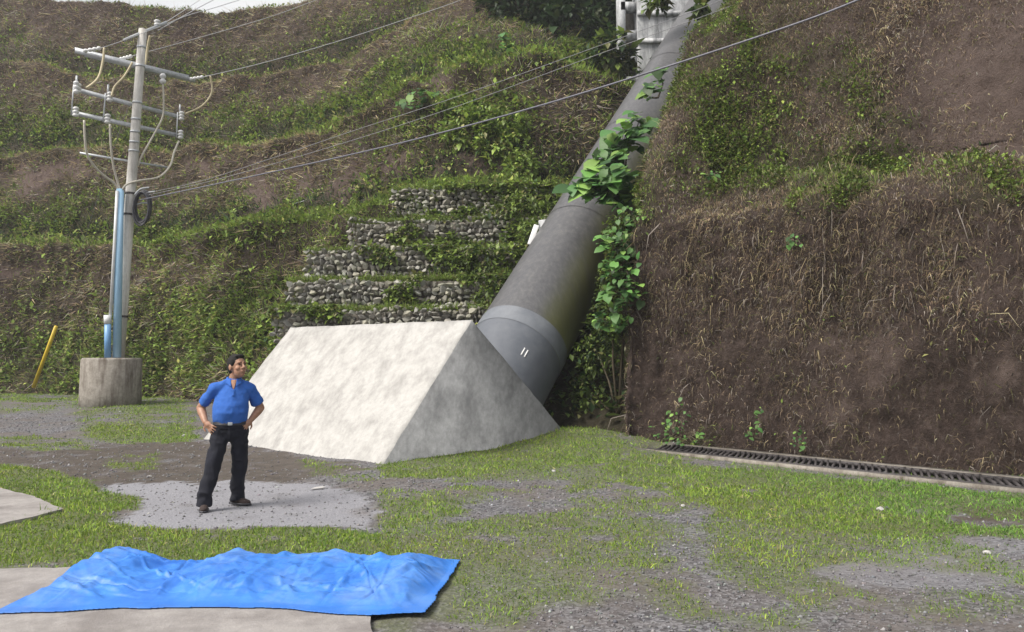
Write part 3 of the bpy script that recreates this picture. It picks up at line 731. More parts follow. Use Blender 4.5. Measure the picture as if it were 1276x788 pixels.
for gi, (vt, vb, ua, ub, Y, lab) in enumerate(GAB):
    a, b = P(ua, vt, Y + 0.45), P(ub, vt, Y - 0.25); zt = P(560, vt, Y).z; zb = P(560, vb, Y).z - 0.1
    root = empty('gabion_wall', (a.x, a.y, zb)); tag(root, lab, 'gabion wall', 'gabion tiers stepping up behind the block')
    d = Vector((b.x - a.x, b.y - a.y, 0)); Lg = d.length; d.normalize(); n_ = Vector((d.y, -d.x, 0)); n_ = n_ if n_.y < 0 else -n_
    core = MB(); core.box((a + b) / 2 * 1.0 + Vector((0, 0, (zb + zt) / 2 - (a.z + b.z) / 2)) - n_ * 0.72, (Lg - 0.5, 1.0, zt - zb - 0.16), (d, -n_, (0, 0, 1)))
    core.build('rubble_core', M['base'], root)
    cells = []; z = zb + 0.09
    while z < zt + 0.02:
        x = random.uniform(0, 0.1); hrow = random.uniform(0.11, 0.16)
        while x < Lg:
            w = random.choice((random.uniform(0.10, 0.18), random.uniform(0.15, 0.28))); cells.append((x + w / 2, z + random.uniform(-.03, .03), w, hrow * random.uniform(0.85, 1.25))); x += w * 0.92
        z += hrow
    random.shuffle(cells)
    cells.sort(key=lambda c: c[0] > Lg * 0.85)
    for x, z, w, h in cells[:290]:
        o = bpy.data.objects.new('stone', random.choice(ROCKS)); COL.objects.link(o); o.parent = root
        pos = Vector((a.x, a.y, 0)) + d * x + n_ * random.uniform(-0.09, 0.08); pos.z = z + 0.05 * math.sin(x * 1.3 + gi * 2) + 0.03 * math.sin(x * 3.1 + gi)
        o.location = pos - Vector(root.location); o.rotation_euler = (random.uniform(-.3, .3), random.uniform(-.35, .35), math.atan2(d.y, d.x) + random.uniform(-.3, .3))
        o.scale = (w * 0.54, 0.17, h * random.uniform(0.5, 0.72))
    GABF.append((a, b, zt, zb, d, n_, Lg))

# ---- trench drain with its grate, along the foot of the earth cut
dA, dB = DA, DB
dd = Vector((dB.x - dA.x, dB.y - dA.y, 0)); dl = dd.length; dd.normalize(); dn_ = Vector((-dd.y, dd.x, 0)); dn_ = dn_ if dn_.y > 0 else -dn_
dr = empty('drain_grate', dA)
for k, off in enumerate((0.0, DW)):
    m_ = MB(); m_.box(Vector((dA.x, dA.y, 0.035)) + dd * dl / 2 + dn_ * off, (dl, 0.045, 0.07), (dd, dn_, (0, 0, 1))); m_.build('side_rail', M['rust'], dr)
bar = MB(); bar.box((0, 0, 0), (0.032, DW - 0.05, 0.05)); barme = bar.build('bar', M['rust'], dr); bar_data = barme.data
nb = int(dl / 0.098); ang = math.atan2(dn_.y, dn_.x) - math.pi / 2
for k in range(nb):
    o = barme if k == 0 else bpy.data.objects.new('bar', bar_data)
    if k: COL.objects.link(o); o.parent = dr
    o.matrix_parent_inverse = Matrix.Identity(4)
    w = Vector((dA.x, dA.y, 0.045)) + dd * (k + 0.5) * dl / nb + dn_ * DW / 2
    o.location = w - Vector(dr.location); o.rotation_euler = (random.uniform(-.05, .05), random.uniform(-.06, .06), ang + 0.42 + random.uniform(-.04, .04))
m_ = MB(); m_.box(Vector((dA.x, dA.y, -0.085)) + dd * dl / 2 + dn_ * DW / 2, (dl, DW - 0.05, 0.02), (dd, dn_, (0, 0, 1))); m_.build('channel_floor', M['black'], dr)
tag(dr, 'long dark steel drain grate at the foot of the earth cut', 'drain grate')
m_ = MB(); m_.box(Vector((dA.x, dA.y, 0.01)) + dd * dl / 2 - dn_ * 0.075, (dl, 0.10, 0.09), (dd, dn_, (0, 0, 1)))
o = m_.build('drain_kerb', M['base'], None); tag(o, 'thin concrete kerb along the near side of the grate', 'kerb', None, 'structure')
m_ = MB(); m_.box(Vector((dA.x, dA.y, 0.01)) + dd * dl / 2 + dn_ * (DW + 0.20), (dl, 0.34, 0.09), (dd, dn_, (0, 0, 1)))
o = m_.build('drain_kerb', M['base'], None); tag(o, 'dirty concrete kerb between the grate and the earth cut', 'kerb', None, 'structure')

# ---- utility pole on its round footing
PY = 24.0
pb = P(147.5, 446, PY); pt = P(178, 37, PY)
fb = P(137, 505, PY); ft = P(137, 446, PY)
up = empty('utility_pole', (pb.x, pb.y, fb.z))
m_ = MB(); nse = 28; R_ = 0.83
prof = [(0.0, fb.z - 0.25), (R_ * 1.02, fb.z - 0.25), (R_ * 1.01, fb.z + 0.3), (R_, ft.z - 0.06), (R_ - 0.05, ft.z - 0.005), (0.0, ft.z)]
V = []; Q = []
for r, z in prof:
    for j in range(nse):
        th = 2 * math.pi * j / nse; rr_ = r * (1 + 0.012 * math.sin(3 * th + z)); V.append((fb.x + rr_ * math.cos(th), PY + rr_ * math.sin(th), z))
for i in range(len(prof) - 1):
    for j in range(nse): Q.append((i * nse + j, i * nse + (j + 1) % nse, (i + 1) * nse + (j + 1) % nse, (i + 1) * nse + j))
m_.add(V, Q); m_.build('concrete_footing', M['base'], up, False)
m_ = MB(); m_.tube([pb.lerp(pt, k / 8) for k in range(9)], [0.175 - 0.055 * k / 8 for k in range(9)], 16); m_.build('pole_shaft', M['pole'], up, True)
def on_pole(v): return pb.lerp(pt, (446 - v) / (446 - 37))
for v in (152, 168, 181, 192, 131, 84, 245, 271, 396, 60):
    c = on_pole(v); f = (446 - v) / 409; m_ = MB(); ax_ = (pt - pb).normalized()
    m_.tube([c - ax_ * 0.03, c + ax_ * 0.03], 0.19 - 0.055 * f, 14); m_.build('steel_band', M['galv'] if v < 200 else M['rust'], up, True)
def arm(a, b, zc, wid, hei, name='crossarm', mat='galv', dy=-0.2):
    A, B = PZ(*a, zc), PZ(*b, zc); A.y += dy; B.y += dy; dx = (B - A); L_ = dx.length; dx.normalize(); sx_ = Vector((-dx.y, dx.x, 0))
    m = MB(); C_ = (A + B) / 2                                 # angle iron: web and flange
    m.box(C_, (L_, 0.012, hei), (dx, sx_, (0, 0, 1))); m.box(C_ + Vector((0, 0, hei / 2)) + sx_ * wid / 2, (L_, wid, 0.012), (dx, sx_, (0, 0, 1)))
    o = m.build(name, M[mat], up); return A, B, dx
z1 = on_pole(83).z; z2 = on_pole(131).z; z3 = on_pole(157).z; z4 = on_pole(203).z
a1 = arm((98, 66), (238, 100), z1, 0.18, 0.17); arm((99, 63), (239, 97), z1 + 0.06, 0.16, 0.16, dy=0.28)
a2 = arm((97, 114), (230, 149), z2, 0.12, 0.13); a3 = arm((94, 143), (229, 172), z3, 0.12, 0.13); a4 = arm((104, 193), (213, 211), z4, 0.06, 0.06, 'lower_arm')
# top bracket along the incoming line
b0, b1 = P(155, 50, 23.6), P(207, 28, 24.6); m_ = MB(); dx = (b1 - b0).normalized(); m_.box((b0 + b1) / 2, ((b1 - b0).length, 0.10, 0.08), (dx, Vector((-dx.y, dx.x, 0)).normalized(), dx.cross(Vector((-dx.y, dx.x, 0)).normalized()))); m_.build('top_bracket', M['galv'], up)
def insulator(name, p, q, r, sheds=3, mat='porc'):
    m = MB(); p, q = Vector(p), Vector(q); pts = []; rad = []
    for k in range(sheds):
        for f, s in ((0.0, 0.5), (0.35, 1.0), (0.7, 0.95), (0.95, 0.5)): pts.append(p.lerp(q, (k + f) / sheds)); rad.append(r * s)
    m.tube(pts, rad, 12); return m.build(name, M[mat], up, True)
def cutout(fr, tall=True):
    t = a2[0].lerp(a2[1], fr); b = a3[0].lerp(a3[1], fr); t = t + Vector((0, -0.12, 0)); b = b + Vector((0, -0.12, 0))
    root = MB(); root.tube([b - Vector((0.05, 0, 0.1)), t + Vector((-0.05, 0, 0.12))], 0.022, 8); br = root.build('fuse_holder', M['galv'], up)
    i1 = MB(); pts = []; rad = []
    for c0_ in (t, b):
        m = MB(); pts = []; rad = []
        for k in range(3):
            for f, s in ((0, .5), (.35, 1.0), (.7, .9), (.95, .5)): pts.append(c0_ + Vector((0.09, -0.02, -0.15 + 0.30 * (k + f) / 3))); rad.append(0.09 * s)
        m.tube(pts, rad, 12); m.build('insulator', M['porc'], br, True).parent = br
    if tall: m = MB(); m.tube([t + Vector((0.02, 0, 0.1)), t + Vector((0.02, 0, 0.38))], 0.03, 8); m.build('contact_rod', M['galv'], br)
    return t, b
c1 = cutout(0.03); c2 = cutout(0.30); c3 = cutout(0.985)
insulator('arrester', P(95, 117, 22.5), P(95, 101, 22.5), 0.08, 3)
# strain insulators at the ends of the top arm
for (ua, va), (ub, vb), Y in (((104, 64), (126, 60), 22.9), ((149, 74), (165, 70), 24.2), ((236, 99), (254, 96), 25.2)):
    insulator('strain_insulator', P(ua, va, Y), P(ub, vb, Y), 0.06, 4)
insulator('pin_insulator', P(196, 33, 24.4), P(196, 25, 24.4), 0.10, 2)
insulator('pin_insulator', P(203, 92, 24.5), P(203, 105, 24.5), 0.10, 2)
def px_curve(pts, n=22):
    A = np.array([tuple(P(*p)) for p in pts]); return resample(A, n)
def jumper(name, pts, r, mat): m = MB(); m.tube(px_curve(pts), r, 7); return m.build(name, M[mat], up, True)
jumper('jumper_cable', [(130, 60, 22.9), (128, 78, 22.9), (122, 98, 22.8), (108, 110, 22.6)], 0.035, 'ycable')
jumper('jumper_cable', [(165, 78, 23.7), (155, 95, 23.6), (143, 108, 23.4), (139, 120, 23.3)], 0.03, 'ycable')
jumper('jumper_cable', [(187, 45, 24.3), (184, 60, 24.4), (182, 74, 24.4), (180, 82, 24.3)], 0.04, 'ycable')
jumper('jumper_cable', [(262, 95, 25.3), (264, 115, 25.4), (252, 132, 25.3), (231, 142, 25.2)], 0.03, 'ycable')
jumper('drop_cable', [(105, 150, 22.5), (106, 175, 22.6), (110, 196, 22.8), (125, 215, 23.2), (142, 228, 23.6), (149, 238, 23.7)], 0.032, 'cable')
jumper('drop_cable', [(137, 155, 23.1), (138, 180, 23.2), (141, 205, 23.4), (146, 225, 23.6), (150, 238, 23.7)], 0.032, 'cable')
jumper('drop_cable', [(223, 176, 25.0), (217, 190, 24.9), (212, 207, 24.7), (198, 221, 24.4), (175, 225, 24.0), (158, 230, 23.7), (152, 238, 23.7)], 0.032, 'cable')
jumper('drop_cable', [(203, 104, 24.5), (204, 125, 24.6), (203, 145, 24.7), (195, 162, 24.6), (185, 180, 24.4), (176, 196, 24.2), (172, 207, 24.15)], 0.028, 'cable')
for pts in ([(170, 246, 23.85), (180, 241, 23.9), (193, 239, 24.0)], [(170, 255, 23.85), (178, 253, 23.9), (190, 254, 23.9)], [(168, 243, 23.85), (175, 236, 23.9), (186, 234, 24.0)]):
    jumper('spare_bracket', pts, 0.03, 'galv')
m_ = MB(); m_.tube([P(150, 236, 23.72), P(148, 320, 23.66), P(145.5, 446, 23.6)], [0.105, 0.11, 0.12], 16); m_.build('conduit', M['pvc'], up, True)
m_ = MB(); m_.tube([P(146, 238, 23.6), P(143, 300, 23.55), P(137.5, 395, 23.5)], 0.045, 10); m_.build('thin_conduit', M['wpvc'], up, True)
m_ = MB(); m_.tube([P(134.3, 403, 23.45), P(134.3, 446, 23.45)], 0.095, 14); m_.build('conduit_sleeve', M['pvc2'], up, True)
m_ = MB(); m_.tube([P(134, 393, 23.45), P(134.2, 404, 23.45)], 0.105, 14); m_.build('sleeve_cap', M['wpvc'], up, True)
tag(up, 'pale concrete utility pole with crossarms standing on a round footing', 'utility pole')
# coil of spare cable hung on the pole
m_ = MB(); cc = P(177, 261, 23.8)
for k in range(7):
    pts = [cc + Vector((0.23 * math.cos(t) + 0.03 * math.sin(k * 2.1), -0.08 + 0.03 * k, 0.48 * math.sin(t) * (1 + 0.07 * math.cos(k * 1.7)) + 0.02 * k)) for t in np.linspace(0, 2 * math.pi, 22)]
    m_.tube(pts, 0.03, 6, False)
o = m_.build('cable_coil', M['black'], None, True); tag(o, 'coil of black cable hanging on the pole shaft', 'cable coil')

# ---- overhead lines
M['gwire'] = m_plain('weathered_wire', (0.16, 0.16, 0.18), (0.28, 0.28, 0.30), 20, 0.5, 0.2, 0)
def line(name, pts, r, mat, label, sag=0.0, group='wires strung from the pole'):
    A = np.array([tuple(P(*p)) for p in pts]); C_ = resample(A, 40)
    m = MB(); m.tube(C_, r, 6); o = m.build(name, M[mat], None, True); tag(o, label, 'wire', group)
line('power_line', [(205, 29, 24.6), (240, 6, 27), (290, -28, 31)], 0.010, 'wire', 'upper wire rising steeply from the pole top bracket')
line('power_line', [(197, 38, 24.3), (262, 2, 28), (330, -32, 32)], 0.014, 'wire', 'thicker wire rising from the pole top under the upper wire')
line('power_line', [(200, 33, 24.5), (235, 19, 26), (270, 9, 28), (330, -10, 32)], 0.012, 'wire', 'flattest of the wires leaving the pole top bracket')
line('power_line', [(126, 60, 22.9), (150, 52, 23.3), (200, 33, 24.3)], 0.010, 'wire', 'short wire from the left crossarm end to the top bracket')
line('power_line', [(165, 70, 24.2), (270, 41, 26.5), (340, 20, 28.3), (400, -2, 30), (460, -24, 32)], 0.011, 'wire', 'wire from behind the pole crossing the sky gap')
line('power_line', [(254, 96, 25.2), (330, 78, 26.2), (420, 52, 27.4), (500, 26, 28.5), (575, 0, 29.5), (650, -30, 31)], 0.012, 'wire', 'wire from the right end of the top crossarm')
line('overhead_cable', [(172, 243, 23.8), (250, 226, 23.6), (340, 197, 23.2), (450, 160, 22.6), (560, 124, 22.0), (720, 67, 21), (880, 8, 20), (960, -26, 19.5)], 0.008, 'gwire', 'upper of the two thin wires crossing in front of the tower', group='cables running from the pole to the upper right')
line('overhead_cable', [(172, 246, 23.8), (270, 224, 23.5), (400, 187, 22.8), (560, 136, 21.8), (740, 70, 20.6), (905, 10, 19.6), (980, -20, 19)], 0.008, 'gwire', 'lower of the two thin wires crossing in front of the tower', group='cables running from the pole to the upper right')
line('overhead_cable', [(172, 250, 23.8), (300, 223, 21), (450, 190, 18.2), (560, 163, 16.6), (700, 124, 15), (860, 74, 13.4), (1000, 27, 12.2), (1075, -2, 11.6), (1180, -45, 11)], 0.017, 'gcable', 'thick dark cable bundle sweeping in front of the right slope', group='cables running from the pole to the upper right')

# ---- yellow guy-wire guard
g0_, g1_ = P(42, 479, 27.4), P(70, 407, 26.6); gy_ = empty('guy_wire_guard', g0_)
m_ = MB(); m_.tube([g0_ - Vector((0, 0, 0.1)), g1_], 0.06, 10); m_.build('guard_tube', M['yellow'], gy_, True)
m_ = MB(); m_.tube([g1_, P(150, 160, 24.6), P(173, 100, 24.1)], 0.006, 5); m_.build('guy_wire', M['gcable'], gy_, True)
tag(gy_, 'thin yellow guard tube leaning on a guy wire at left', 'guy wire')

# ---- blue tarpaulin heaped on the paving
def tarp():
    nx, ny = 360, 230
    x = np.linspace(-3.42, -0.43, nx); y = np.linspace(5.3, 7.0, ny); X, Y = np.meshgrid(x, y); X = X.ravel(); Y = Y.ravel()
    p = np.stack([X, Y, 0 * X], 1)
    # back rim wanders, right end narrows
    rim = 6.78 + 0.05 * np.sin(X * 3.1 + 1) + 0.04 * np.sin(X * 7.3) + 0.03 * fbm(p * 3, 2, 80)
    lft = -3.30 + 0.10 * (Y - 6.6) + 0.03 * fbm(p * 4, 2, 81); rgt = -0.50 - 0.10 * (6.7 - Y) + 0.03 * fbm(p * 4, 2, 82)
    frt = 5.62 + 0.08 * np.sin(X * 2.3) + 0.05 * fbm(p * 3, 2, 87)
    e = np.minimum(np.minimum(np.minimum((rim - Y) / 0.16, (Y - frt) / 0.3), (X - lft) / 0.12), (rgt - X) / 0.18)
    body = sstep(-0.2, 1.0, e)
    u = (X + 3.3) / 2.8
    hgt = 0.13 + 0.08 * np.exp(-((u - 0.04) / 0.10) ** 2) + 0.045 * np.exp(-((u - 0.40) / 0.06) ** 2) - 0.05 * np.exp(-((u - 0.27) / 0.07) ** 2) + 0.05 * np.exp(-((u - 0.885) / 0.035) ** 2) + 0.02 * np.exp(-((u - 0.65) / 0.2) ** 2)
    hgt = 0.72 * hgt * (0.5 + 0.5 * sstep(5.7, 6.4, Y))
    w = fbm(p * np.array([1.2, 2.2, 1]), 3, 83)
    ridge = 1 - np.abs(fbm((p + 0.35 * w[:, None]) * np.array([2.6, 1.3, 1]), 3, 84)); r2 = 1 - np.abs(fbm((p + 0.2 * w[:, None]) * np.array([4.2, 7, 1]), 2, 85)); r3 = 1 - np.abs(fbm(p * 14, 2, 86))
    cr = 0 * X; rr_ = random.Random(5)
    for _ in range(95):                                          # sharp creases where the sheet has been folded
        cx, cy, an = rr_.uniform(-3.4, -.4), rr_.uniform(5.5, 6.9), rr_.gauss(1.1, .8); L_ = rr_.uniform(.15, .8); w_ = rr_.uniform(.012, .07)
        al = (X - cx) * math.cos(an) + (Y - cy) * math.sin(an); ac = -(X - cx) * math.sin(an) + (Y - cy) * math.cos(an)
        cr = cr + rr_.choice((-1, 1, 1)) * rr_.uniform(.006, .026) * np.clip(1 - np.abs(ac) / w_, 0, 1) * np.clip(1 - np.abs(al) / L_, 0, 1)
    z = body * (hgt + cr + 0.05 * (ridge - 0.75) + 0.022 * (r2 - 0.6) + 0.005 * (r3 - .6))
    z = np.maximum(z, 0.004) + 0.034
    v = np.stack([X, Y, z], 1); q = grid_faces(ny, nx)
    keep = (e > -0.35)[q].all(1); q = q[keep]
    used = np.unique(q); mp = np.full(len(v), -1); mp[used] = np.arange(len(used))
    m, nt, b = new_mat('blue_tarpaulin'); co = coords(nt); n = noise_n(nt, 3, 6, 0.6, co); n2 = noise_n(nt, 160, 2, 0.5, co)
    r = ramp_n(nt, n.outputs[0], [(0.3, (0.02, 0.13, 0.50)), (0.7, (0.04, 0.20, 0.62))]); n5 = noise_n(nt, 1.7, 8, 0.7, co); du = ramp_n(nt, n5.outputs[0], [(0.48, 0.0), (0.72, 0.45)]); cc_ = mix_n(nt, du.outputs[0], r.outputs[0], (0.22, 0.33, 0.52))
    br = nt.nodes.new('ShaderNodeTexBrick'); br.inputs['Scale'].default_value = 120; nt.links.new(co, br.inputs['Vector'])
    nt.links.new(cc_, b.inputs['Base Color'])
    b.inputs['Roughness'].default_value = 0.5; bump_n(nt, b, br.outputs['Fac'], 0.12, 0.002)
    o = mesh_np('tarpaulin', v[used], [mp[q]], m, None, True); tag(o, 'crumpled bright blue plastic tarpaulin lying on the paving', 'tarpaulin')
    s = o.modifiers.new('thick', 'SOLIDIFY'); s.thickness = 0.004; s.offset = 1
tarp()

# ================================================================== PERSON
def remesh(mb, voxel, smooth=4):
    v, f = mb.data(); o = mesh_np('tmp', v, f, M['white'])
    r = o.modifiers.new('r', 'REMESH'); r.mode = 'VOXEL'; r.voxel_size = voxel
    s = o.modifiers.new('s', 'SMOOTH'); s.factor = 0.5; s.iterations = smooth
    dg = bpy.context.evaluated_depsgraph_get(); dg.update()
    me = bpy.data.meshes.new_from_object(o.evaluated_get(dg)); bpy.data.objects.remove(o)
    me.materials.clear()
    for p_ in me.polygons: p_.use_smooth = True
    return me
def person():
    O = PZ(277, 632, 0.0); O = Vector((O.x, O.y, float(gz([O.x], [O.y])[0])))
    root = empty('person', O)
    V = lambda x, y, z: np.array([O.x + x, O.y + y, O.z + z])
    l = unit(np.array([[0.95, 0.31, 0]]))[0]; f = unit(np.array([[0.31, -0.95, 0]]))[0]; zz = np.array([0, 0, 1.0]); BAX = (l, f, zz)
    skin, nt, b = new_mat('skin'); co = coords(nt); n = noise_n(nt, 22, 4, 0.6, co); r = ramp_n(nt, n.outputs[0], [(0.3, (0.30, 0.155, 0.10)), (0.7, (0.40, 0.225, 0.15))]); nt.links.new(r.outputs[0], b.inputs['Base Color']); b.inputs['Roughness'].default_value = 0.5; b.inputs['Subsurface Weight'].default_value = 0.06
    def cloth(name, c1, c2, sc=60):
        m, nt, b = new_mat(name); co = coords(nt); n = noise_n(nt, sc, 3, 0.6, co); n1 = noise_n(nt, 4, 5, 0.6, co)
        r = ramp_n(nt, n1.outputs[0], [(0.3, c1), (0.7, c2)]); nt.links.new(r.outputs[0], b.inputs['Base Color']); b.inputs['Roughness'].default_value = 0.9; bump_n(nt, b, n.outputs[0], 0.2, 0.004); return m
    shirt_m = cloth('blue_polo', (0.022, 0.098, 0.39), (0.032, 0.13, 0.47)); trouser_m = cloth('navy_trousers', (0.004, 0.0048, 0.011), (0.009, 0.0105, 0.021)); hair_m = cloth('black_hair', (0.006, 0.005, 0.005), (0.014, 0.012, 0.011), 90); shoe_m = cloth('dark_leather', (0.025, 0.016, 0.015), (0.05, 0.033, 0.03), 20)
    # joints
    rsh, lsh = V(-.106, -.072, 1.338), V(.264, .062, 1.338)
    rel, lel = V(-.298, .03, 1.125), V(.345, .20, 1.115)
    rwr, lwr = V(-.185, -.105, .972), V(.285, .045, .985)
    rhp, lhp = V(-.025, -.035, .90), V(.155, .03, .90)
    rkn, lkn = V(-.075, -.12, .49), V(.150, .11, .49)
    ran, lan = V(-.135, -.19, .085), V(.100, .19, .085)
    nb = V(.088, 0.0, 1.445); hc = V(.138, -.035, 1.605)
    fh = unit(np.array([[0.80, -0.58, 0.16]]))[0]; sh = unit(np.cross(fh, zz)[None])[0]; sh = -sh; uh = np.cross(sh, fh); uh = uh if uh[2] > 0 else -uh   # face direction, head side, head up
    sh = np.cross(uh, fh)
    body = MB()
    body.ellipsoid(V(.075, .0, 1.22), (.170, .115, .19), BAX); body.ellipsoid(V(.07, -.02, 1.05), (.17, .145, .17), BAX); body.ellipsoid(V(.065, 0, .92), (.165, .13, .12), BAX)
    body.capsule(V(.08, 0.01, 1.40), V(.112, -.012, 1.535), .066, .058)
    body.capsule(rsh, nb - zz * .05, .045, .045); body.capsule(lsh, nb - zz * .05, .045, .045)
    for a, e, w in ((rsh, rel, rwr), (lsh, lel, lwr)):
        body.capsule(a, e, .058, .048); m1 = e + (w - e) * 0.3; body.capsule(e, m1, .047, .050); body.capsule(m1, w, .050, .033)
    for a, k, e in ((rhp, rkn, ran), (lhp, lkn, lan)):
        body.capsule(a, k, .088, .058); m1 = k + (e - k) * 0.3; body.capsule(k, m1, .055, .06); body.capsule(m1, e, .06, .04)
    # head: skull, jaw, cheeks, brow, nose, lips, chin, ears
    HB = (sh, fh, uh)
    HS = 1.12
    H = lambda s_, f_, u_: hc + HS * (sh * s_ + fh * f_ + uh * u_)
    body.ellipsoid(H(0, -.012, .022), (HS * .078, HS * .098, HS * .100), HB); body.ellipsoid(H(0, .030, -.050), (HS * .060, HS * .064, HS * .072), HB); body.ellipsoid(H(0, .062, -.095), (HS * .026, HS * .024, HS * .022), HB)
    for s_ in (-1, 1):
        body.ellipsoid(H(s_ * .040, .060, -.028), (HS * .026, HS * .026, HS * .026), HB); body.ellipsoid(H(s_ * .032, .082, .028), (HS * .028, HS * .012, HS * .009), HB)
        body.ellipsoid(H(s_ * .082, -.010, -.008), (HS * .010, HS * .022, HS * .034), HB)
        body.ellipsoid(H(s_ * .013, .098, -.030), (HS * .011, HS * .012, HS * .010), HB)
    body.capsule(H(0, .088, .018), H(0, .110, -.024), .011, .016); body.ellipsoid(H(0, .088, -.058), (HS * .027, HS * .013, HS * .008), HB); body.ellipsoid(H(0, .084, -.070), (HS * .024, HS * .013, HS * .008), HB)
    # hands resting on the hips: palm, four unequal bent fingers forward, thumb behind
    def hand(w, pd_, nrm, kn):
        pd_ = unit(np.asarray(pd_, float)[None])[0]; nrm = unit(np.asarray(nrm, float)[None])[0]; sd_ = np.cross(pd_, nrm)
        pc = w + pd_ * .052
        body.capsule(w, pc, .030, .03); body.ellipsoid(pc, (.043, .054, .019), (sd_, pd_, nrm))
        for k, (o_, L_) in enumerate(((-.033, .066), (-.011, .078), (.011, .074), (.033, .058))):
            a = pc + pd_ * .040 + sd_ * o_ * kn; m1 = a + pd_ * L_ * .5 + sd_ * o_ * .25 * kn; t_ = m1 + unit((pd_ * .85 - nrm * .5)[None])[0] * L_ * .55 + sd_ * o_ * .15 * kn
            body.capsule(a, m1, .0102, .0096, 8); body.capsule(m1, t_, .0096, .0080, 8)
        a = w + pd_ * .022 - sd_ * .036 * kn; m1 = a + (pd_ * .5 - sd_ * .85 * kn) * .036; t_ = m1 + (pd_ * .9 - sd_ * .3 * kn) * .034
        body.capsule(a, m1, .0125, .0115, 8); body.capsule(m1, t_, .0112, .0090, 8)
    hand(rwr, (.72, -.30, -.62), (-.35, -.90, .10), -1)
    hand(lwr, (-.42, -.62, -.66), (.86, -.46, .10), 1)
    bme = remesh(body, 0.0062, 3); bme.name = 'body'; bme.materials.append(skin); put('body', bme, root)
    # polo shirt: torso, short sleeves flaring, collar
    s = MB()
    rings = [(.945, .06, .0, .10, .08), (.950, .065, -.012, .192, .158), (1.00, .068, -.022, .204, .172), (1.08, .072, -.032, .210, .182), (1.16, .074, -.026, .209, .174), (1.24, .076, -.012, .208, .156), (1.31, .078, -.002, .192, .138), (1.37, .080, .002, .152, .118), (1.42, .084, .004, .104, .092), (1.455, .088, .004, .078, .074), (1.47, .088, .004, .04, .04)]
    RV = []; RQ_ = []; nn0 = 28
    for z_, x_, y_, a_, b_ in rings:
        for j in range(nn0):
            t_ = 2 * math.pi * j / nn0; RV.append(V(x_, y_, z_) + l * a_ * 0.91 * math.cos(t_) + f * b_ * 0.93 * math.sin(t_))
    for i in range(len(rings) - 1):
        for j in range(nn0): RQ_.append((i * nn0 + j, i * nn0 + (j + 1) % nn0, (i + 1) * nn0 + (j + 1) % nn0, (i + 1) * nn0 + j))
    c_ = len(RV); RV.append(V(*rings[0][1:2], rings[0][2], rings[0][0])); RV.append(V(rings[-1][1], rings[-1][2], rings[-1][0])); RT_ = []
    for j in range(nn0): RT_ += [(c_, (j + 1) % nn0, j), (c_ + 1, (len(rings) - 1) * nn0 + j, (len(rings) - 1) * nn0 + (j + 1) % nn0)]
    s.add(RV, RQ_, RT_)
    s.capsule(rsh + zz * .004, nb - zz * .035, .070, .066); s.capsule(lsh + zz * .004, nb - zz * .035, .070, .066)
    for a, e in ((rsh, rel), (lsh, lel)):
        s.capsule(a, a + (e - a) * .42, .068, .062); q = a + (e - a) * .42; ax = unit((e - a)[None])[0]
        s.tube([q - ax * .03, q, a + (e - a) * .72], [.062, .064, .068], 18)
    sme = remesh(s, 0.0075, 4)
    co_ = np.empty(len(sme.vertices) * 3, np.float32); sme.vertices.foreach_get('co', co_); co_ = co_.reshape(-1, 3); nn_ = np.empty_like(co_).ravel(); sme.vertices.foreach_get('normal', nn_); nn_ = nn_.reshape(-1, 3)
    d_ = 0.012 * (1 - 2 * np.abs(fbm((co_ - np.array(O)) * np.array([6, 6, 5.0]) + np.array([0, 0, 2.0]) * (co_[:, :1] - O.x), 2, 90))) + 0.003 * fbm(co_ * 22, 2, 91)
    co_ = co_ + nn_ * d_[:, None]; sme.vertices.foreach_set('co', co_.ravel()); sme.update(); sme.name = 'polo_shirt'; sme.materials.append(shirt_m); shirt = put('polo_shirt', sme, root)
    from mathutils.bvhtree import BVHTree
    bvh = BVHTree.FromPolygons([Vector(c) for c in co_], [tuple(p_.vertices) for p_ in sme.polygons])
    def on_shirt(a_, z_, off):                                  # point on the shirt front: a_ sideways, z_ height
        st = V(.088, .004, z_) + l * a_ + f * 0.5; h_ = bvh.ray_cast(Vector(st), Vector(-f)); q_ = np.array(h_[0]) if h_[0] is not None and (np.array(h_[0]) - st).dot(-f) < .55 else V(.088, .004, z_) + l * a_ + f * .06
        return q_ + f * off
    def patch(name, poly, off, mat_, th=.006, n_=8):            # small cloth / skin piece laid on the shirt (a, z corners a-b-c-d)
        P0, P1, P2, P3 = [np.array(q_, float) for q_ in poly]; vs = []
        for i in range(n_ + 1):
            for j in range(n_ + 1):
                q_ = (P0 * (1 - i / n_) + P3 * (i / n_)) * (1 - j / n_) + (P1 * (1 - i / n_) + P2 * (i / n_)) * (j / n_); vs.append(on_shirt(q_[0], q_[1], off))
        o = mesh_np(name, np.array(vs), grid_faces(n_ + 1, n_ + 1), mat_, shirt, True); md = o.modifiers.new('t', 'SOLIDIFY'); md.thickness = th; return o
    patch('open_neck', [(-.036, 1.452), (.036, 1.452), (.004, 1.345), (-.004, 1.345)], .004, skin, .004)
    patch('button_placket', [(-.014, 1.345), (.014, 1.345), (.014, 1.27), (-.014, 1.27)], .004, shirt_m, .003)
    for sg in (-1, 1):
        patch('collar', [(sg * .032, 1.465), (sg * .070, 1.462), (sg * .088, 1.415), (sg * .026, 1.372)], .014, shirt_m)
    cl = MB(); cn = V(.088, .004, 1.462)                       # collar stand round the back of the neck
    cl.tube([cn + f * (.062 * math.cos(t)) + l * (.074 * math.sin(t)) + zz * (.004 - .012 * math.cos(t)) for t in np.linspace(0.75, 2 * math.pi - 0.75, 17)], .014, 8); cl.build('collar', shirt_m, shirt, True)
    # trousers
    t = MB(); t.ellipsoid(V(.066, -.004, .925), (.180, .148, .07), BAX); t.ellipsoid(V(.065, .01, .86), (.178, .148, .115), BAX)
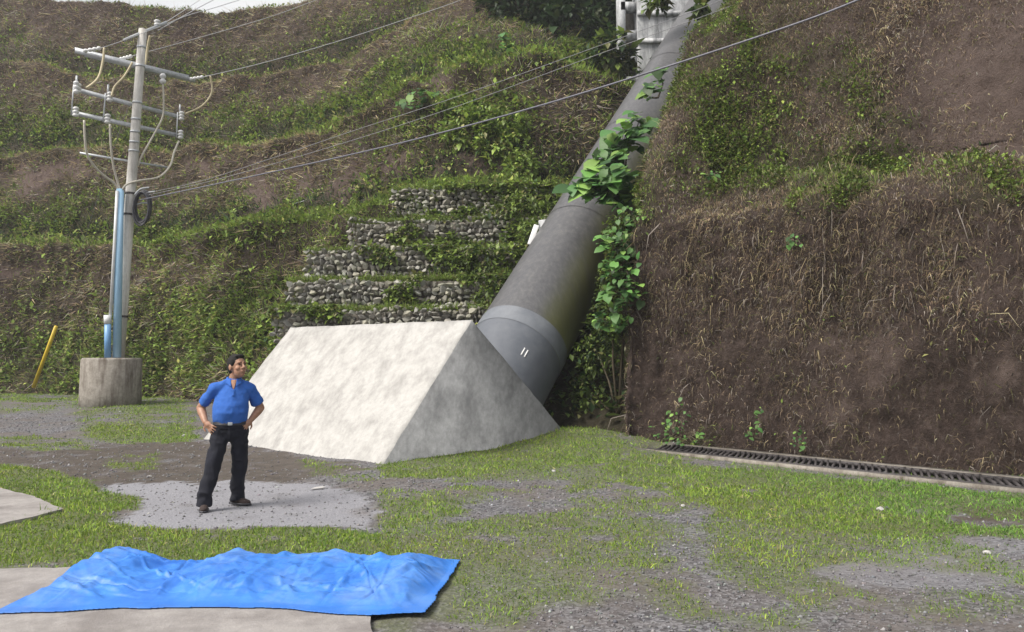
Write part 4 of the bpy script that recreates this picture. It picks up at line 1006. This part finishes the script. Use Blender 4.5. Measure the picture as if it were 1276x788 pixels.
    for a, k, e in ((rhp, rkn, ran), (lhp, lkn, lan)):
        t.capsule(a - zz * .03, k, .104, .082); t.capsule(k, e + zz * .07, .082, .078); t.tube([e + zz * .12, e + zz * .05, e - zz * .035], [.078, .080, .084], 18)
    tme = remesh(t, 0.0085, 4)
    co_ = np.empty(len(tme.vertices) * 3, np.float32); tme.vertices.foreach_get('co', co_); co_ = co_.reshape(-1, 3); nn_ = np.empty_like(co_).ravel(); tme.vertices.foreach_get('normal', nn_); nn_ = nn_.reshape(-1, 3)
    d_ = 0.012 * (1 - 2 * np.abs(fbm((co_ - np.array(O)) * np.array([7, 7, 9]), 2, 93))); co_ = co_ + nn_ * d_[:, None]; tme.vertices.foreach_set('co', co_.ravel()); tme.update()
    tme.name = 'trousers'; tme.materials.append(trouser_m); tr_ = put('trousers', tme, root)
    bl = MB(); pts = [V(.066, -.004, .957) + l * .184 * math.cos(a) + f * .154 * math.sin(a) for a in np.linspace(0, 2 * math.pi, 34)]
    for dz in (-.012, 0, .012): bl.tube([p_ + zz * dz for p_ in pts], .010, 6, False)
    belt = bl.build('belt', M['black'], root, True)
    bk_ = MB(); bk_.box(V(.066, -.004, .957) + f * .168, (.05, .012, .036), BAX); bo = bk_.build('buckle', M['galv'], belt); bevel(bo, .004)
    # hair cap: back, crown and sides, hairline above the brow
    h = MB(); h.ellipsoid(H(0, -.022, .040), (HS * .086, HS * .098, HS * .095), HB); h.ellipsoid(H(0, -.055, .000), (HS * .080, HS * .062, HS * .085), HB)
    for s_ in (-1, 1): h.ellipsoid(H(s_ * .070, .010, .040), (HS * .020, HS * .030, HS * .040), HB)
    h.ellipsoid(H(0, .048, .098), (HS * .060, HS * .032, HS * .024), HB)
    hme = remesh(h, 0.007, 3); hme.name = 'hair'; hme.materials.append(hair_m); put('hair', hme, root)
    for s_ in (-1, 1):
        e = MB(); e.ellipsoid(H(s_ * .031, .083, .010), (HS * .013, HS * .008, HS * .006), HB); e.build('eye', M['black'], root, True)
        e = MB(); e.capsule(H(s_ * .016, .095, .031), H(s_ * .048, .078, .032), .005, .004, 8); e.build('eyebrow', hair_m, root, True)
    # shoes
    for an, toe in ((ran, unit(np.array([[.30, -.95, 0]]))[0]), (lan, unit(np.array([[.93, -.36, 0]]))[0])):
        sd_ = np.array([-toe[1], toe[0], 0]); g_ = np.array([an[0], an[1], O.z])
        s_ = MB(); s_.ellipsoid(g_ - toe * .035 + zz * .045, (.040, .055, .048), (sd_, toe, zz)); s_.ellipsoid(g_ + toe * .07 + zz * .038, (.046, .10, .038), (sd_, toe, zz)); s_.ellipsoid(g_ + toe * .12 + zz * .032, (.047, .075, .032), (sd_, toe, zz)); s_.capsule(g_ + zz * .06, g_ + zz * .11, .042, .04)
        sm = remesh(s_, 0.007, 3); sm.name = 'shoe'; sm.materials.append(shoe_m); so = put('shoe', sm, root)
        k = MB(); pts = []
        for a in np.linspace(0, 2 * math.pi, 25): pts.append(g_ + toe * (.048 + .148 * math.cos(a)) + sd_ * (.046 * math.sin(a) * (1 + .1 * math.cos(a))) + zz * .012)
        k.tube(pts, .011, 6, False); k.box(g_ + toe * .048 + zz * .012, (.07, .26, .022), (sd_, toe, zz)); k.build('sole', M['black'], so)
    tag(root, 'man in blue polo shirt and dark trousers, hands on hips, looking up right', 'person')
person()

# ================================================================== VEGETATION
DRY = np.array([0.165, 0.122, 0.082]); STRAW = np.array([0.32, 0.26, 0.155]); BROWN = np.array([0.085, 0.063, 0.048]); GREY = np.array([0.20, 0.175, 0.155])
GRN = np.array([0.085, 0.125, 0.030]); LIME = np.array([0.155, 0.215, 0.042]); DKG = np.array([0.030, 0.058, 0.020]); OLV = np.array([0.115, 0.115, 0.042])
def pick(cols, probs, n):
    idx = RNG.choice(len(cols), n, p=np.asarray(probs) / np.sum(probs)); return np.asarray(cols)[idx]
def frame_w(p, pad=160):
    u, v = pix(p); return np.where((u > -pad) & (u < 1276 + pad) & (v > -pad) & (v < 900), 1.0, 0.08)

def clothe(verts, quads, bare, green, name, label, nb, nl, blen, bwid, llen, bright, dens, hang, mixd, far=False, zones=()):
    w = frame_w(verts) * np.clip(1 - 0.92 * bare, 0.04, 1) * dens
    p, n, idx = scatter(verts, quads, w, nb)
    g = green[quads[idx, 0]]; up = np.array([0, 0, 1.0]); rnd = RNG.normal(size=(nb, 3))
    isg = RNG.random(nb) < g * 0.72
    col = pick([DRY, STRAW, BROWN, GREY, OLV], mixd, nb); gcol = pick([GRN, LIME, OLV, DKG], bright, nb)
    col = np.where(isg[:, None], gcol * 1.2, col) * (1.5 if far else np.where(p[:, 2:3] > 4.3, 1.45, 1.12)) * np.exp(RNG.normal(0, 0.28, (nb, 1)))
    for zw, zc in zones:                                          # zone colours: straw, lips brightened as lit, tier feet darkened as shade
        zz = np.clip(zw[quads[idx, 0]], 0, 1); k = RNG.random(nb) < zz; col[k] = jitter_col(zc, nb, 0.28)[k]; isg = isg | (k & (zc[1] > zc[0]))
    clump = np.exp(0.45 * fbm(p * 0.8, 3, 100))[:, None]; col = np.clip(col * clump, 0.005, 0.6)
    upness = np.where(isg, 0.75, 0.10)[:, None]
    d0 = unit(n * 0.65 + up * upness + rnd * 0.42)
    d1 = unit(d0 * 0.55 + rnd * 0.22 + up * np.where(isg, -0.10, -hang)[:, None])
    L = blen * np.exp(RNG.normal(0, 0.42, nb)) * np.where(isg, 0.85, 1.0); W = bwid * np.exp(RNG.normal(0, 0.3, nb))
    parts = [(spikes_mesh if far else blades_mesh)(p - n * 0.02, d0, d1, L, W, col)]
    p, n, idx = scatter(verts, quads, w * np.clip(green - 0.18, 0.01, 1) ** 1.3, nl)
    keep = fbm(p * 1.5, 3, 101) + 0.25 > RNG.random(nl) * 0.7 - 0.2; p, n, idx = p[keep], n[keep], idx[keep]; k = len(p)
    rnd = RNG.normal(size=(k, 3)); d = unit(n * 0.6 + rnd * 0.6 + up * 0.1); upv = unit(up + n * 0.6 + rnd * 0.3)
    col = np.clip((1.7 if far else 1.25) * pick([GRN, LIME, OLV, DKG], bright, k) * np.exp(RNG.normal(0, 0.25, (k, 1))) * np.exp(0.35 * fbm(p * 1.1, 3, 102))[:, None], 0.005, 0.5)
    L = llen * np.exp(np.clip(RNG.normal(0, 0.35, k), -1, 0.6))
    parts.append(leaves_mesh(p + n * (0.03 + 0.12 * RNG.random((k, 1))), d, upv, L, L * 0.6, col))
    v, f, t = cat_mesh(parts); o = mesh_np(name, v, f, M['blade'], None, False, t); tag(o, label, 'vegetation', None, 'stuff'); return o

dl_ = np.clip(26 / np.maximum(LH[:, 1], 5), 0.4, 1.2) * (LT > 0.9) * (LT < 8.7)
clothe(LH, LQ, L_bare, L_green, 'hillside_growth', 'dry grass and weeds covering the terraced hillside', 340000, 130000, 0.32, 0.027, 0.14, [0.44, 0.28, 0.24, 0.04], dl_, 0.85, [0.26, 0.25, 0.10, 0.20, 0.19], True, [(L_shade, DKG * 1.1), (L_str, STRAW * 0.95), (L_lip, LIME * 1.45)])
dr_ = np.clip(13 / np.maximum(np.hypot(RH[:, 0], RH[:, 1]), 5), 0.35, 1.3) * np.where(RT < 1.5, 0.60, 1.0) * (0.35 + 0.65 * sstep(-0.7, 0.5, fbm(RH * np.array([1.1, 1.1, .5]), 3, 57))) * (RT > 0.9)
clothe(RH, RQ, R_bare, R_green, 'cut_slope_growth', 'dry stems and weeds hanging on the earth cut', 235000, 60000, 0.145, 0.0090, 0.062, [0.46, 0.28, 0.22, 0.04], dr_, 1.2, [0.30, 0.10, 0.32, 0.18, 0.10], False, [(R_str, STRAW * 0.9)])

# long dead strands hanging over the lip of the cut
def strands():
    w = frame_w(RH) * ((RT > 1.6) & (RT < 2.2)) * np.clip(1 - R_bare, 0.1, 1); n = 1500; p, nr, idx = scatter(RH, RQ, w, n); rnd = RNG.normal(size=(n, 3))
    col = np.clip(pick([DRY, STRAW, BROWN, GREY], [.3, .2, .25, .25], n) * np.exp(RNG.normal(0, .3, (n, 1))), .01, .5)
    v, f, t = blades_mesh(p, unit(nr * 0.5 + rnd * 0.22 - np.array([0, 0, .8])), unit(rnd * 0.16 - np.array([0, 0, 1.0])), 0.42 * np.exp(RNG.normal(0, .4, n)), 0.009 * np.exp(RNG.normal(0, .3, n)), col)
    o = mesh_np('hanging_strands', v, f, M['dry'], None, False, t); tag(o, 'long dead strands hanging over the lip of the earth cut', 'vegetation', None, 'stuff')
strands()

# ---- lawn patches
def lawn():
    Q = grid_faces(len(gy), len(gx)); x, y = gv[:, 0], gv[:, 1]
    w = np.clip(g_ - 0.03, 0, 1) ** 0.9 * np.minimum(1.0, (7.0 / np.maximum(y, 5.0)) ** 1.5) * frame_w(gv, 120) * (y > 4.2) * (y < 31)
    slabm = (pix(gv)[1] > 708) & (x < -0.4); w = w * ~slabm
    n = 520000; p, nn, idx = scatter(gv, Q, w, n)
    g, m, l = cover(p[:, 0], p[:, 1]); k = RNG.random(n) < np.clip(g * 1.6, 0, 1); p = p[k]; g = g[k]; n = len(p)
    u, v = pix(p)                                                   # keep blades off the paving slabs
    k = ~(inpoly(u, v, [(-140, 606), (0, 610), (36, 619), (72, 634), (38, 642), (0, 651), (-140, 666)])); p = p[k]; g = g[k]; n = len(p)
    rnd = RNG.normal(size=(n, 3)); up = np.array([0, 0, 1.0])
    d0 = unit(up + rnd * 0.40); d1 = unit(d0 + rnd * 0.5 - up * 0.35)
    far = np.sqrt(np.maximum(p[:, 1], 5) / 7.0)
    pat = fbm(p * 0.55, 3, 110); fine = fbm(p * 2.5, 3, 111)
    L = 0.037 * np.exp(RNG.normal(0, 0.35, n)) * (1 + 0.35 * fine) * (0.55 + 0.55 * g) * far ** 0.6; W = 0.0078 * np.exp(RNG.normal(0, 0.25, n)) * far ** 1.5
    c = pick([np.array([.175, .275, .042]), np.array([.245, .33, .055]), np.array([.11, .195, .038]), np.array([.30, .28, .12])], [.42, .28, .24, .06], n)
    yel = np.clip(0.4 * pat, 0, 1)[:, None]; c = c * (1 - yel) + c * np.array([1.25, 1.02, 0.8]) * yel
    right = sstep(2.0, 6.0, p[:, 0])[:, None]; c = c * (1 - right) + c * np.array([0.72, 0.92, 1.0]) * right
    c = np.clip(c * np.exp(RNG.normal(0, 0.22, (n, 1))) * np.exp(0.22 * fine)[:, None], 0.01, 0.6)
    nr_ = p[:, 1] < 11; fr_ = ~nr_
    v, f, t = cat_mesh([blades_mesh(p[nr_] - up * 0.006, d0[nr_], d1[nr_], L[nr_], W[nr_], c[nr_]), spikes_mesh(p[fr_] - up * 0.006, d0[fr_], d1[fr_], L[fr_] * 1.1, W[fr_], c[fr_])])
    o = mesh_np('grass', v, f, M['blade'], None, False, t); tag(o, 'short green grass growing in patches over the yard', 'grass', None, 'stuff')
lawn()

# ---- loose gravel stones
def gravel():
    Q = grid_faces(len(gy), len(gx)); x, y = gv[:, 0], gv[:, 1]
    w = np.clip(1 - g_ * 1.3, 0, 1) * (1 - 0.6 * m_g) * (1 - 0.75 * l_) * np.minimum(1.0, (7.0 / np.maximum(y, 4.0)) ** 1.8) * (frame_w(gv, 60) > 0.5) * (y > 4.2) * (y < 22) * ~((pix(gv)[1] > 706) & (x < -0.4))
    n = 15000; p, nn, idx = scatter(gv, Q, w, n)
    base = np.array([(1, 0, 0), (0, 1, 0), (-1, 0, 0), (0, -1, 0), (0, 0, .8), (0, 0, -.6)]); tri = np.array([(0, 1, 4), (1, 2, 4), (2, 3, 4), (3, 0, 4), (1, 0, 5), (2, 1, 5), (3, 2, 5), (0, 3, 5)])
    s = 0.0095 * np.exp(np.clip(RNG.normal(0, 0.4, n), -1, 0.9)) * np.sqrt(np.maximum(p[:, 1], 5) / 7); a = RNG.random(n) * 6.28
    V = np.repeat(base[None], n, 0) * (1 + RNG.normal(0, 0.22, (n, 6, 3))) * s[:, None, None]
    ca, sa = np.cos(a)[:, None], np.sin(a)[:, None]; X = V[..., 0] * ca - V[..., 1] * sa; Y = V[..., 0] * sa + V[..., 1] * ca
    V = np.stack([X, Y, V[..., 2]], -1) + p[:, None] + np.array([0, 0, 0.002])
    c = np.clip(np.array([.15, .147, .153]) * np.exp(RNG.normal(0, 0.33, (n, 1))) * (1 + RNG.normal(0, .04, (n, 3))), .02, .6)
    o = mesh_np('gravel', V.reshape(-1, 3), [(np.arange(n)[:, None, None] * 6 + tri[None]).reshape(-1, 3)], M['stone'], None, False, np.repeat(c, 6, 0)); tag(o, 'loose grey gravel strewn over the yard', 'gravel', None, 'stuff')
m_g = cover(gv[:, 0], gv[:, 1])[1]
gravel()
# single pale lumps lying on the gravel
for (u, v, sx_, sy_, sz_), lab in zip([(397, 611, .17, .07, .03), (690, 589, .05, .04, .035), (851, 632, .045, .035, .03), (1097, 636, .06, .05, .04), (1230, 690, .05, .04, .03), (229, 545, .06, .05, .05), (186, 594, .08, .06, .02)],
        ['flat scrap of white lime on the gravel right of the man', 'small white stone in the turf strip before the block', 'pale pebble on the dark gravel right of centre', 'pale stone in the grass near the drain', 'dark-shadowed pebble at the lower right corner', 'white stone at the far left corner of the block', 'pale flake on the mud left of the man']):
    me = ROCKS[int(u) % 26].copy()
    for d in me.attributes['tint'].data: d.color = (0.42, 0.41, 0.40, 1)
    c = PZ(u, v, 0.0); o = bpy.data.objects.new('pebble', me); COL.objects.link(o); o.location = (c.x, c.y, float(gzn([c.x], [c.y])[0]) + sz_ * 0.5); o.scale = (sx_ * .75, sy_ * .75, sz_ * .75); o.rotation_euler = (0, 0, random.uniform(0, 6)); tag(o, lab, 'stone', 'pale stones lying in the yard')

# ---- broad-leaved plants beside the pipe: every leaf its own part
def leaf_mesh(seed, tone):
    r = random.Random(seed); bm = bmesh.new(); n = 7; L_, R_2, Cc = [], [], []
    for k in range(n):
        t = k / (n - 1); w = 0.46 * math.sin(math.pi * min(1, t * 0.93 + 0.10)) ** 0.75 * (1 - 0.35 * t) if k < n - 1 else 0.0
        z = -0.30 * t * t + 0.06 * t; back = -0.10 * (1 - t) * (k == 0)
        Cc.append(bm.verts.new((t, 0, z)))
        if k < n - 1:
            jw = w * r.uniform(.92, 1.08); L_.append(bm.verts.new((t + back * 1.2, jw, z + 0.10 * w))); R_2.append(bm.verts.new((t + back * 1.2, -jw, z + 0.10 * w)))
    for k in range(n - 2):
        bm.faces.new((Cc[k], Cc[k + 1], L_[k + 1], L_[k])); bm.faces.new((Cc[k + 1], Cc[k], R_2[k], R_2[k + 1]))
    bm.faces.new((Cc[-2], Cc[-1], L_[-1])); bm.faces.new((Cc[-1], Cc[-2], R_2[-1]))
    me = bpy.data.meshes.new('leaf'); bm.to_mesh(me); bm.free()
    for p_ in me.polygons: p_.use_smooth = True
    at = me.attributes.new('tint', 'FLOAT_COLOR', 'POINT'); c = np.array(tone) * math.exp(r.gauss(0, .34)) * np.array([math.exp(r.gauss(0, .15)), 1, 1])
    for d in at.data: d.color = (c[0], c[1], c[2], 1)
    me.materials.append(M['leaf']); return me
LEAF_BIG = [leaf_mesh(k, (0.055, 0.125, 0.032)) for k in range(8)] + [leaf_mesh(k + 20, (0.10, 0.19, 0.042)) for k in range(6)]
def broadleaf(label, spots, size, seed, group='broad-leaved plants along the pipe', name='broadleaf_plant', out=(-0.45, -0.75, 0.25)):
    """spots: (u, v, Y, ru, rv, n) clusters of leaves, stems run down to the lowest cluster"""
    r = random.Random(seed); low = spots[-1]; root = empty(name, P(low[0] + 8, low[1] + low[4], low[2] + 0.5)); tag(root, label, 'plant', group)
    st = MB(); basep = Vector(root.location)
    for (u, v, Y, ru, rv, n) in spots:
        c = P(u, v, Y + 0.35); st.tube([basep, basep.lerp(c, 0.5) + Vector((r.uniform(-.15, .15), 0.1, r.uniform(-.1, .1))), c], [0.03, 0.022, 0.012], 6)
        for _ in range(n):
            a = r.uniform(0, 6.28); q = math.sqrt(r.random()); tip = P(u + ru * q * math.cos(a), v + rv * q * math.sin(a), Y + r.uniform(-0.3, 0.3))
            if r.random() < 0.3: st.tube([c, c.lerp(tip, 0.6) + Vector((0, 0, 0.05)), tip], [0.008, 0.007, 0.005], 4)
            s = size * math.exp(max(-.8, min(.45, r.gauss(-.06, .36)))); d = Vector((out[0] + r.gauss(0, .55), out[1] + r.gauss(0, .35), out[2] + r.gauss(0, .45) - 0.5)).normalized()
            upv = Vector((r.gauss(-.15, .25), r.gauss(-.45, .25), 1)).normalized(); y_ = upv.cross(d).normalized(); z_ = d.cross(y_)
            o = bpy.data.objects.new('leaf', r.choice(LEAF_BIG)); COL.objects.link(o); o.parent = root
            o.matrix_local = Matrix.Translation(tip - Vector(root.location)) @ Matrix((d, y_, z_)).transposed().to_4x4() @ Matrix.Scale(s, 4)
    st.build('stem', M['bark'], root, True)
broadleaf('large-leaved green plant spilling over the middle of the pipe', [(796, 152, 20.0, 16, 14, 20), (776, 176, 19.4, 24, 18, 44), (758, 204, 18.8, 28, 18, 56), (738, 234, 18.2, 28, 13, 54), (768, 228, 18.0, 24, 28, 60)], 0.38, 1)
broadleaf('smaller bright leafy plant higher up the pipe edge', [(822, 92, 22.0, 10, 10, 14), (812, 112, 21.4, 12, 10, 16)], 0.36, 2)
broadleaf('leafy vine hanging from the corner of the earth cut', [(770, 300, 16.5, 22, 18, 56), (774, 332, 16.3, 26, 18, 74), (776, 366, 16.1, 28, 20, 84), (764, 398, 16.2, 24, 14, 50), (786, 272, 16.7, 18, 16, 36)], 0.15, 3)
broadleaf('dim leafy plant low in the gully beside the block', [(745, 436, 18.2, 18, 16, 12), (732, 475, 18.4, 18, 16, 10), (738, 508, 18.0, 20, 12, 10)], 0.13, 4)
broadleaf('green weed growing at the foot of the earth wall', [(845, 520, 14.5, 14, 26, 22), (850, 545, 14.3, 26, 10, 26), (830, 535, 14.6, 18, 14, 16)], 0.07, 5, 'weeds at the foot of the earth cut')
broadleaf('tall thin weed against the foot of the earth wall', [(944, 518, 14.0, 8, 12, 9), (940, 538, 13.95, 9, 10, 10)], 0.07, 6, 'weeds at the foot of the earth cut')
broadleaf('small weed beside the drain further right', [(998, 542, 13.35, 9, 12, 10), (996, 556, 13.3, 10, 7, 8)], 0.065, 7, 'weeds at the foot of the earth cut')
broadleaf('leaf clump on the upper earth wall', [(990, 300, 13.75, 14, 8, 16)], 0.075, 8, 'leafy clumps on the slopes')
broadleaf('lone green plant halfway up the right slope', [(1036, 86, 16.6, 8, 10, 12)], 0.10, 9, 'leafy clumps on the slopes')
broadleaf('dark leafy plant near the top right of the slope', [(1152, 40, 15.4, 9, 20, 18)], 0.10, 10, 'leafy clumps on the slopes')
broadleaf('round-leaved plant on the left slope below the wires', [(530, 118, 28.3, 22, 8, 22), (512, 130, 28.2, 18, 6, 14)], 0.26, 11, 'leafy clumps on the slopes')
broadleaf('leafy plant at the left end of the right slope bench', [(888, 218, 16.0, 12, 7, 14)], 0.10, 12, 'leafy clumps on the slopes')
broadleaf('green sapling on top of the rounded mound', [(630, 52, 28.6, 9, 12, 18)], 0.30, 13, 'leafy clumps on the slopes')

# ---- leafy bushes and far trees
def crown(c, rad, n, size, cols, probs, seed, hollow=0.55):
    c = np.array(tuple(c)); rad = np.array(rad); d = unit(RNG.normal(size=(n, 3))); r = (hollow + (1 - hollow) * RNG.random((n, 1))) 
    lump = 1 + 0.32 * fbm(d * 2.2, 3, seed)[:, None]; p = c + d * r * rad * lump
    hole = fbm(p * (1.6 / rad.mean()), 3, seed + 3) > -0.38; p, d = p[hole], d[hole]; n = len(p)
    rnd = RNG.normal(size=(n, 3)); dd_ = unit(d * 0.5 + rnd * 0.6 - np.array([0, 0, .25])); up = unit(np.array([0, 0, 1.0]) + 0.5 * d + 0.4 * rnd)
    col = np.clip(pick(cols, probs, n) * np.exp(RNG.normal(0, .25, (n, 1))) * np.exp(.35 * fbm(p * (3 / rad.mean()), 2, seed + 5))[:, None], .004, .5); L = size * np.exp(RNG.normal(0, .3, n))
    return leaves_mesh(p, dd_, up, L, L * .55, col)
def bush(label, blobs, size, cols, probs, seed, group='leafy bushes on the slopes', name='leafy_bush', stem_to=None, trunk=0.06):
    c0_ = P(*blobs[0][:3]); base_ = stem_to or (c0_ + Vector((0, 0.3, -blobs[0][5] - 0.3)))
    root = empty(name, base_); tag(root, label, 'tree' if 'tree' in name else 'bush', group); parts = []; st = MB()
    for k, (u, v, Y, rx, ry, rz, n) in enumerate(blobs):
        c = P(u, v, Y); parts.append(crown(c, (rx, ry, rz), n, size, cols, probs, seed + k))
        st.tube([Vector(base_), Vector(base_).lerp(c, .55) + Vector((random.uniform(-.2, .2) * rx, 0, 0)), c], [trunk, trunk * .7, trunk * .3], 8)
    v, f, t = cat_mesh(parts); mesh_np('crown' if 'tree' in name else 'foliage', v, f, M['leaf'], root, False, t); st.build('trunk' if 'tree' in name else 'stem', M['bark'], root, True)
G4 = [GRN * 1.2, LIME * 1.2, OLV * 1.2, DKG * 1.2]
bush('bright green bush on the left face of the mound', [(590, 160, 27.2, 1.1, .6, .9, 2400), (628, 172, 26.8, 1.0, .6, 1.2, 2400), (650, 212, 26.0, .6, .5, .9, 1200), (570, 130, 27.8, .8, .5, .5, 900)], 0.17, [g * 1.5 for g in G4], [.45, .35, .15, .05], 200)
bush('green bush at the right end of the gabion tiers', [(650, 262, 23.4, 1.0, .4, .5, 1100), (672, 300, 22.4, .7, .4, .6, 800)], 0.15, G4, [.45, .35, .15, .05], 210)
bush('low green creeper covering the right of the gabions', [(610, 325, 22.0, 1.2, .35, .55, 1500), (560, 330, 22.2, .5, .3, .5, 500), (630, 372, 21.2, .9, .35, .5, 900)], 0.13, G4, [.42, .38, .15, .05], 220)
bush('dense dark creeper mass between the pipe and the earth cut', [(778, 300, 17.2, .45, .4, .6, 1300), (776, 350, 16.9, .55, .4, .6, 1700), (764, 395, 16.8, .5, .4, .5, 1300), (745, 440, 17.4, .5, .5, .5, 700), (735, 490, 17.6, .5, .5, .5, 600)], 0.10, [g * 0.9 for g in G4], [.5, .2, .1, .2], 330, stem_to=P(770, 520, 17.0), trunk=0.03)
bush('fern-like shrub at the foot of the dark trees', [(762, 70, 30.5, 1.0, .6, 1.0, 1300)], 0.28, G4, [.35, .1, .2, .35], 230)
DK = [DKG, DKG * 0.6, GRN * 0.6]
for k, (u, v, Y, r_, lab) in enumerate([(655, 20, 36, 2.2, 'leftmost dark tree in the shaded row behind the mound'), (705, 40, 35, 2.0, 'low dark tree in the middle of the shaded row behind the mound'), (735, 8, 37, 2.6, 'tall dark tree left of the concrete tower'), (775, 45, 36.5, 1.7, 'dark tree partly hidden behind the concrete tower'), (690, -30, 39, 3.0, 'highest dark tree reaching out of the top of the picture')]):
    c = P(u, v, Y)
    bush(lab, [(u, v, Y, r_, r_ * .8, r_ * .9, 2600), (u - 25, v + 25, Y, r_ * .7, r_ * .6, r_ * .7, 1200), (u + 22, v + 22, Y + .5, r_ * .7, r_ * .6, r_ * .7, 1200)], 0.36, DK, [.5, .3, .2], 240 + k * 7, 'dark trees behind the mound', 'shade_tree', Vector((c.x, c.y + .3, c.z - r_ * 1.9)), 0.14)
# branch reaching in over the tower
bush('leafy branch drooping into view above the tower', [(820, 2, 25.5, .40, .4, .30, 150), (872, 10, 25.0, .26, .3, .26, 90), (850, -26, 25.2, .9, .5, .35, 300)], 0.30, G4, [.5, .15, .15, .2], 290, 'leafy bushes on the slopes', 'leafy_branch', P(920, -60, 25.2), 0.05)

# ---- grass rims and moss growing on the gabion tiers
def gabion_green():
    parts = []
    for gi, (a, b, zt, zb, d, n_, Lg) in enumerate(GABF):
        d = np.array(d); n_ = np.array(n_); A = np.array([a.x, a.y, 0]); n = 5200
        s = RNG.random(n) * Lg; dep = RNG.random(n) * 0.9 - 0.1; p = A + s[:, None] * d - dep[:, None] * n_; p[:, 2] = zt - 0.03
        thr = fbm(np.stack([s * 1.1, 0 * s + gi * 5, 0 * s], 1), 3, 120) > -0.55; p = p[thr]; n = len(p); rnd = RNG.normal(size=(n, 3)); up = np.array([0, 0, 1.0])
        d0 = unit(up * .8 + n_ * .35 + rnd * .4); d1 = unit(d0 * .6 + n_ * .4 + rnd * .3 - up * .35)
        parts.append(blades_mesh(p, d0, d1, .14 * np.exp(RNG.normal(0, .4, n)), .022 * np.exp(RNG.normal(0, .3, n)), np.clip(1.25 * pick(G4, [.38, .42, .2, .0], n) * np.exp(RNG.normal(0, .25, (n, 1))), .01, .5)))
        n = 5200; s = RNG.random(n) * Lg; z = zb + RNG.random(n) * (zt - zb + 0.1); pat = fbm(np.stack([s * .8, z * 1.6, 0 * s + gi], 1), 3, 121) + 0.55 * (2 * s / Lg - 1.2) + 0.35 * (gi == 0) + 0.5 * (gi == 4) * (s < 2.0)
        k = pat > 0.12; s, z = s[k], z[k]; n = len(s); p = A + s[:, None] * d + n_ * (0.10 + 0.10 * RNG.random((n, 1))); p[:, 2] = z; rnd = RNG.normal(size=(n, 3))
        L = .12 * np.exp(RNG.normal(0, .35, n)); parts.append(leaves_mesh(p, unit(n_ * .7 + rnd * .5 - up * .2), unit(up + n_ * .5 + rnd * .3), L, L * .65, np.clip(1.2 * pick(G4, [.42, .34, .22, .02], n) * np.exp(RNG.normal(0, .3, (n, 1))), .01, .5)))
    v, f, t = cat_mesh(parts); o = mesh_np('gabion_growth', v, f, M['leaf'], None, False, t); tag(o, 'grass and creepers growing over the gabion tiers', 'vegetation', None, 'stuff')
gabion_green()
# undergrowth on the bank in the gully
bw = frame_w(bk) * (SSm.ravel() > 0.5)
n = 14000; p, nn, idx = scatter(bk, grid_faces(len(ss), len(ww)), bw, n); nn = np.where(nn[:, 2:3] < 0, -nn, nn); rnd = RNG.normal(size=(n, 3)); L = .16 * np.exp(RNG.normal(0, .4, n))
v, f, t = leaves_mesh(p + nn * 0.25 * RNG.random((n, 1)), unit(nn * .5 + rnd * .7), unit(np.array([0, 0, 1.0]) + rnd * .4), L, L * .6, np.clip(pick(G4, [.4, .1, .2, .3], n) * np.exp(RNG.normal(0, .3, (n, 1))), .005, .4))
o = mesh_np('gully_undergrowth', v, f, M['leaf'], None, False, t); tag(o, 'dark undergrowth covering the soil bank in the gully', 'vegetation', None, 'stuff')

# ================================================================== ADDED HAZE BOX IMITATING LENS GLARE
hz = MB(); hz.box((0, 0, 15.5), (640, 640, 33.5))
m, nt, b = new_mat('thin_glare'); nt.nodes.remove(b)
pv = nt.nodes.new('ShaderNodeVolumePrincipled'); pv.inputs['Color'].default_value = (0.9, 0.92, 1.0, 1); pv.inputs['Density'].default_value = 0.0009
nt.links.new(pv.outputs[0], nt.nodes['Material Output'].inputs['Volume'])
o = hz.build('glare', m); tag(o, 'added thin volume imitating lens haze hanging in the air over the yard', 'glare', None, 'stuff')
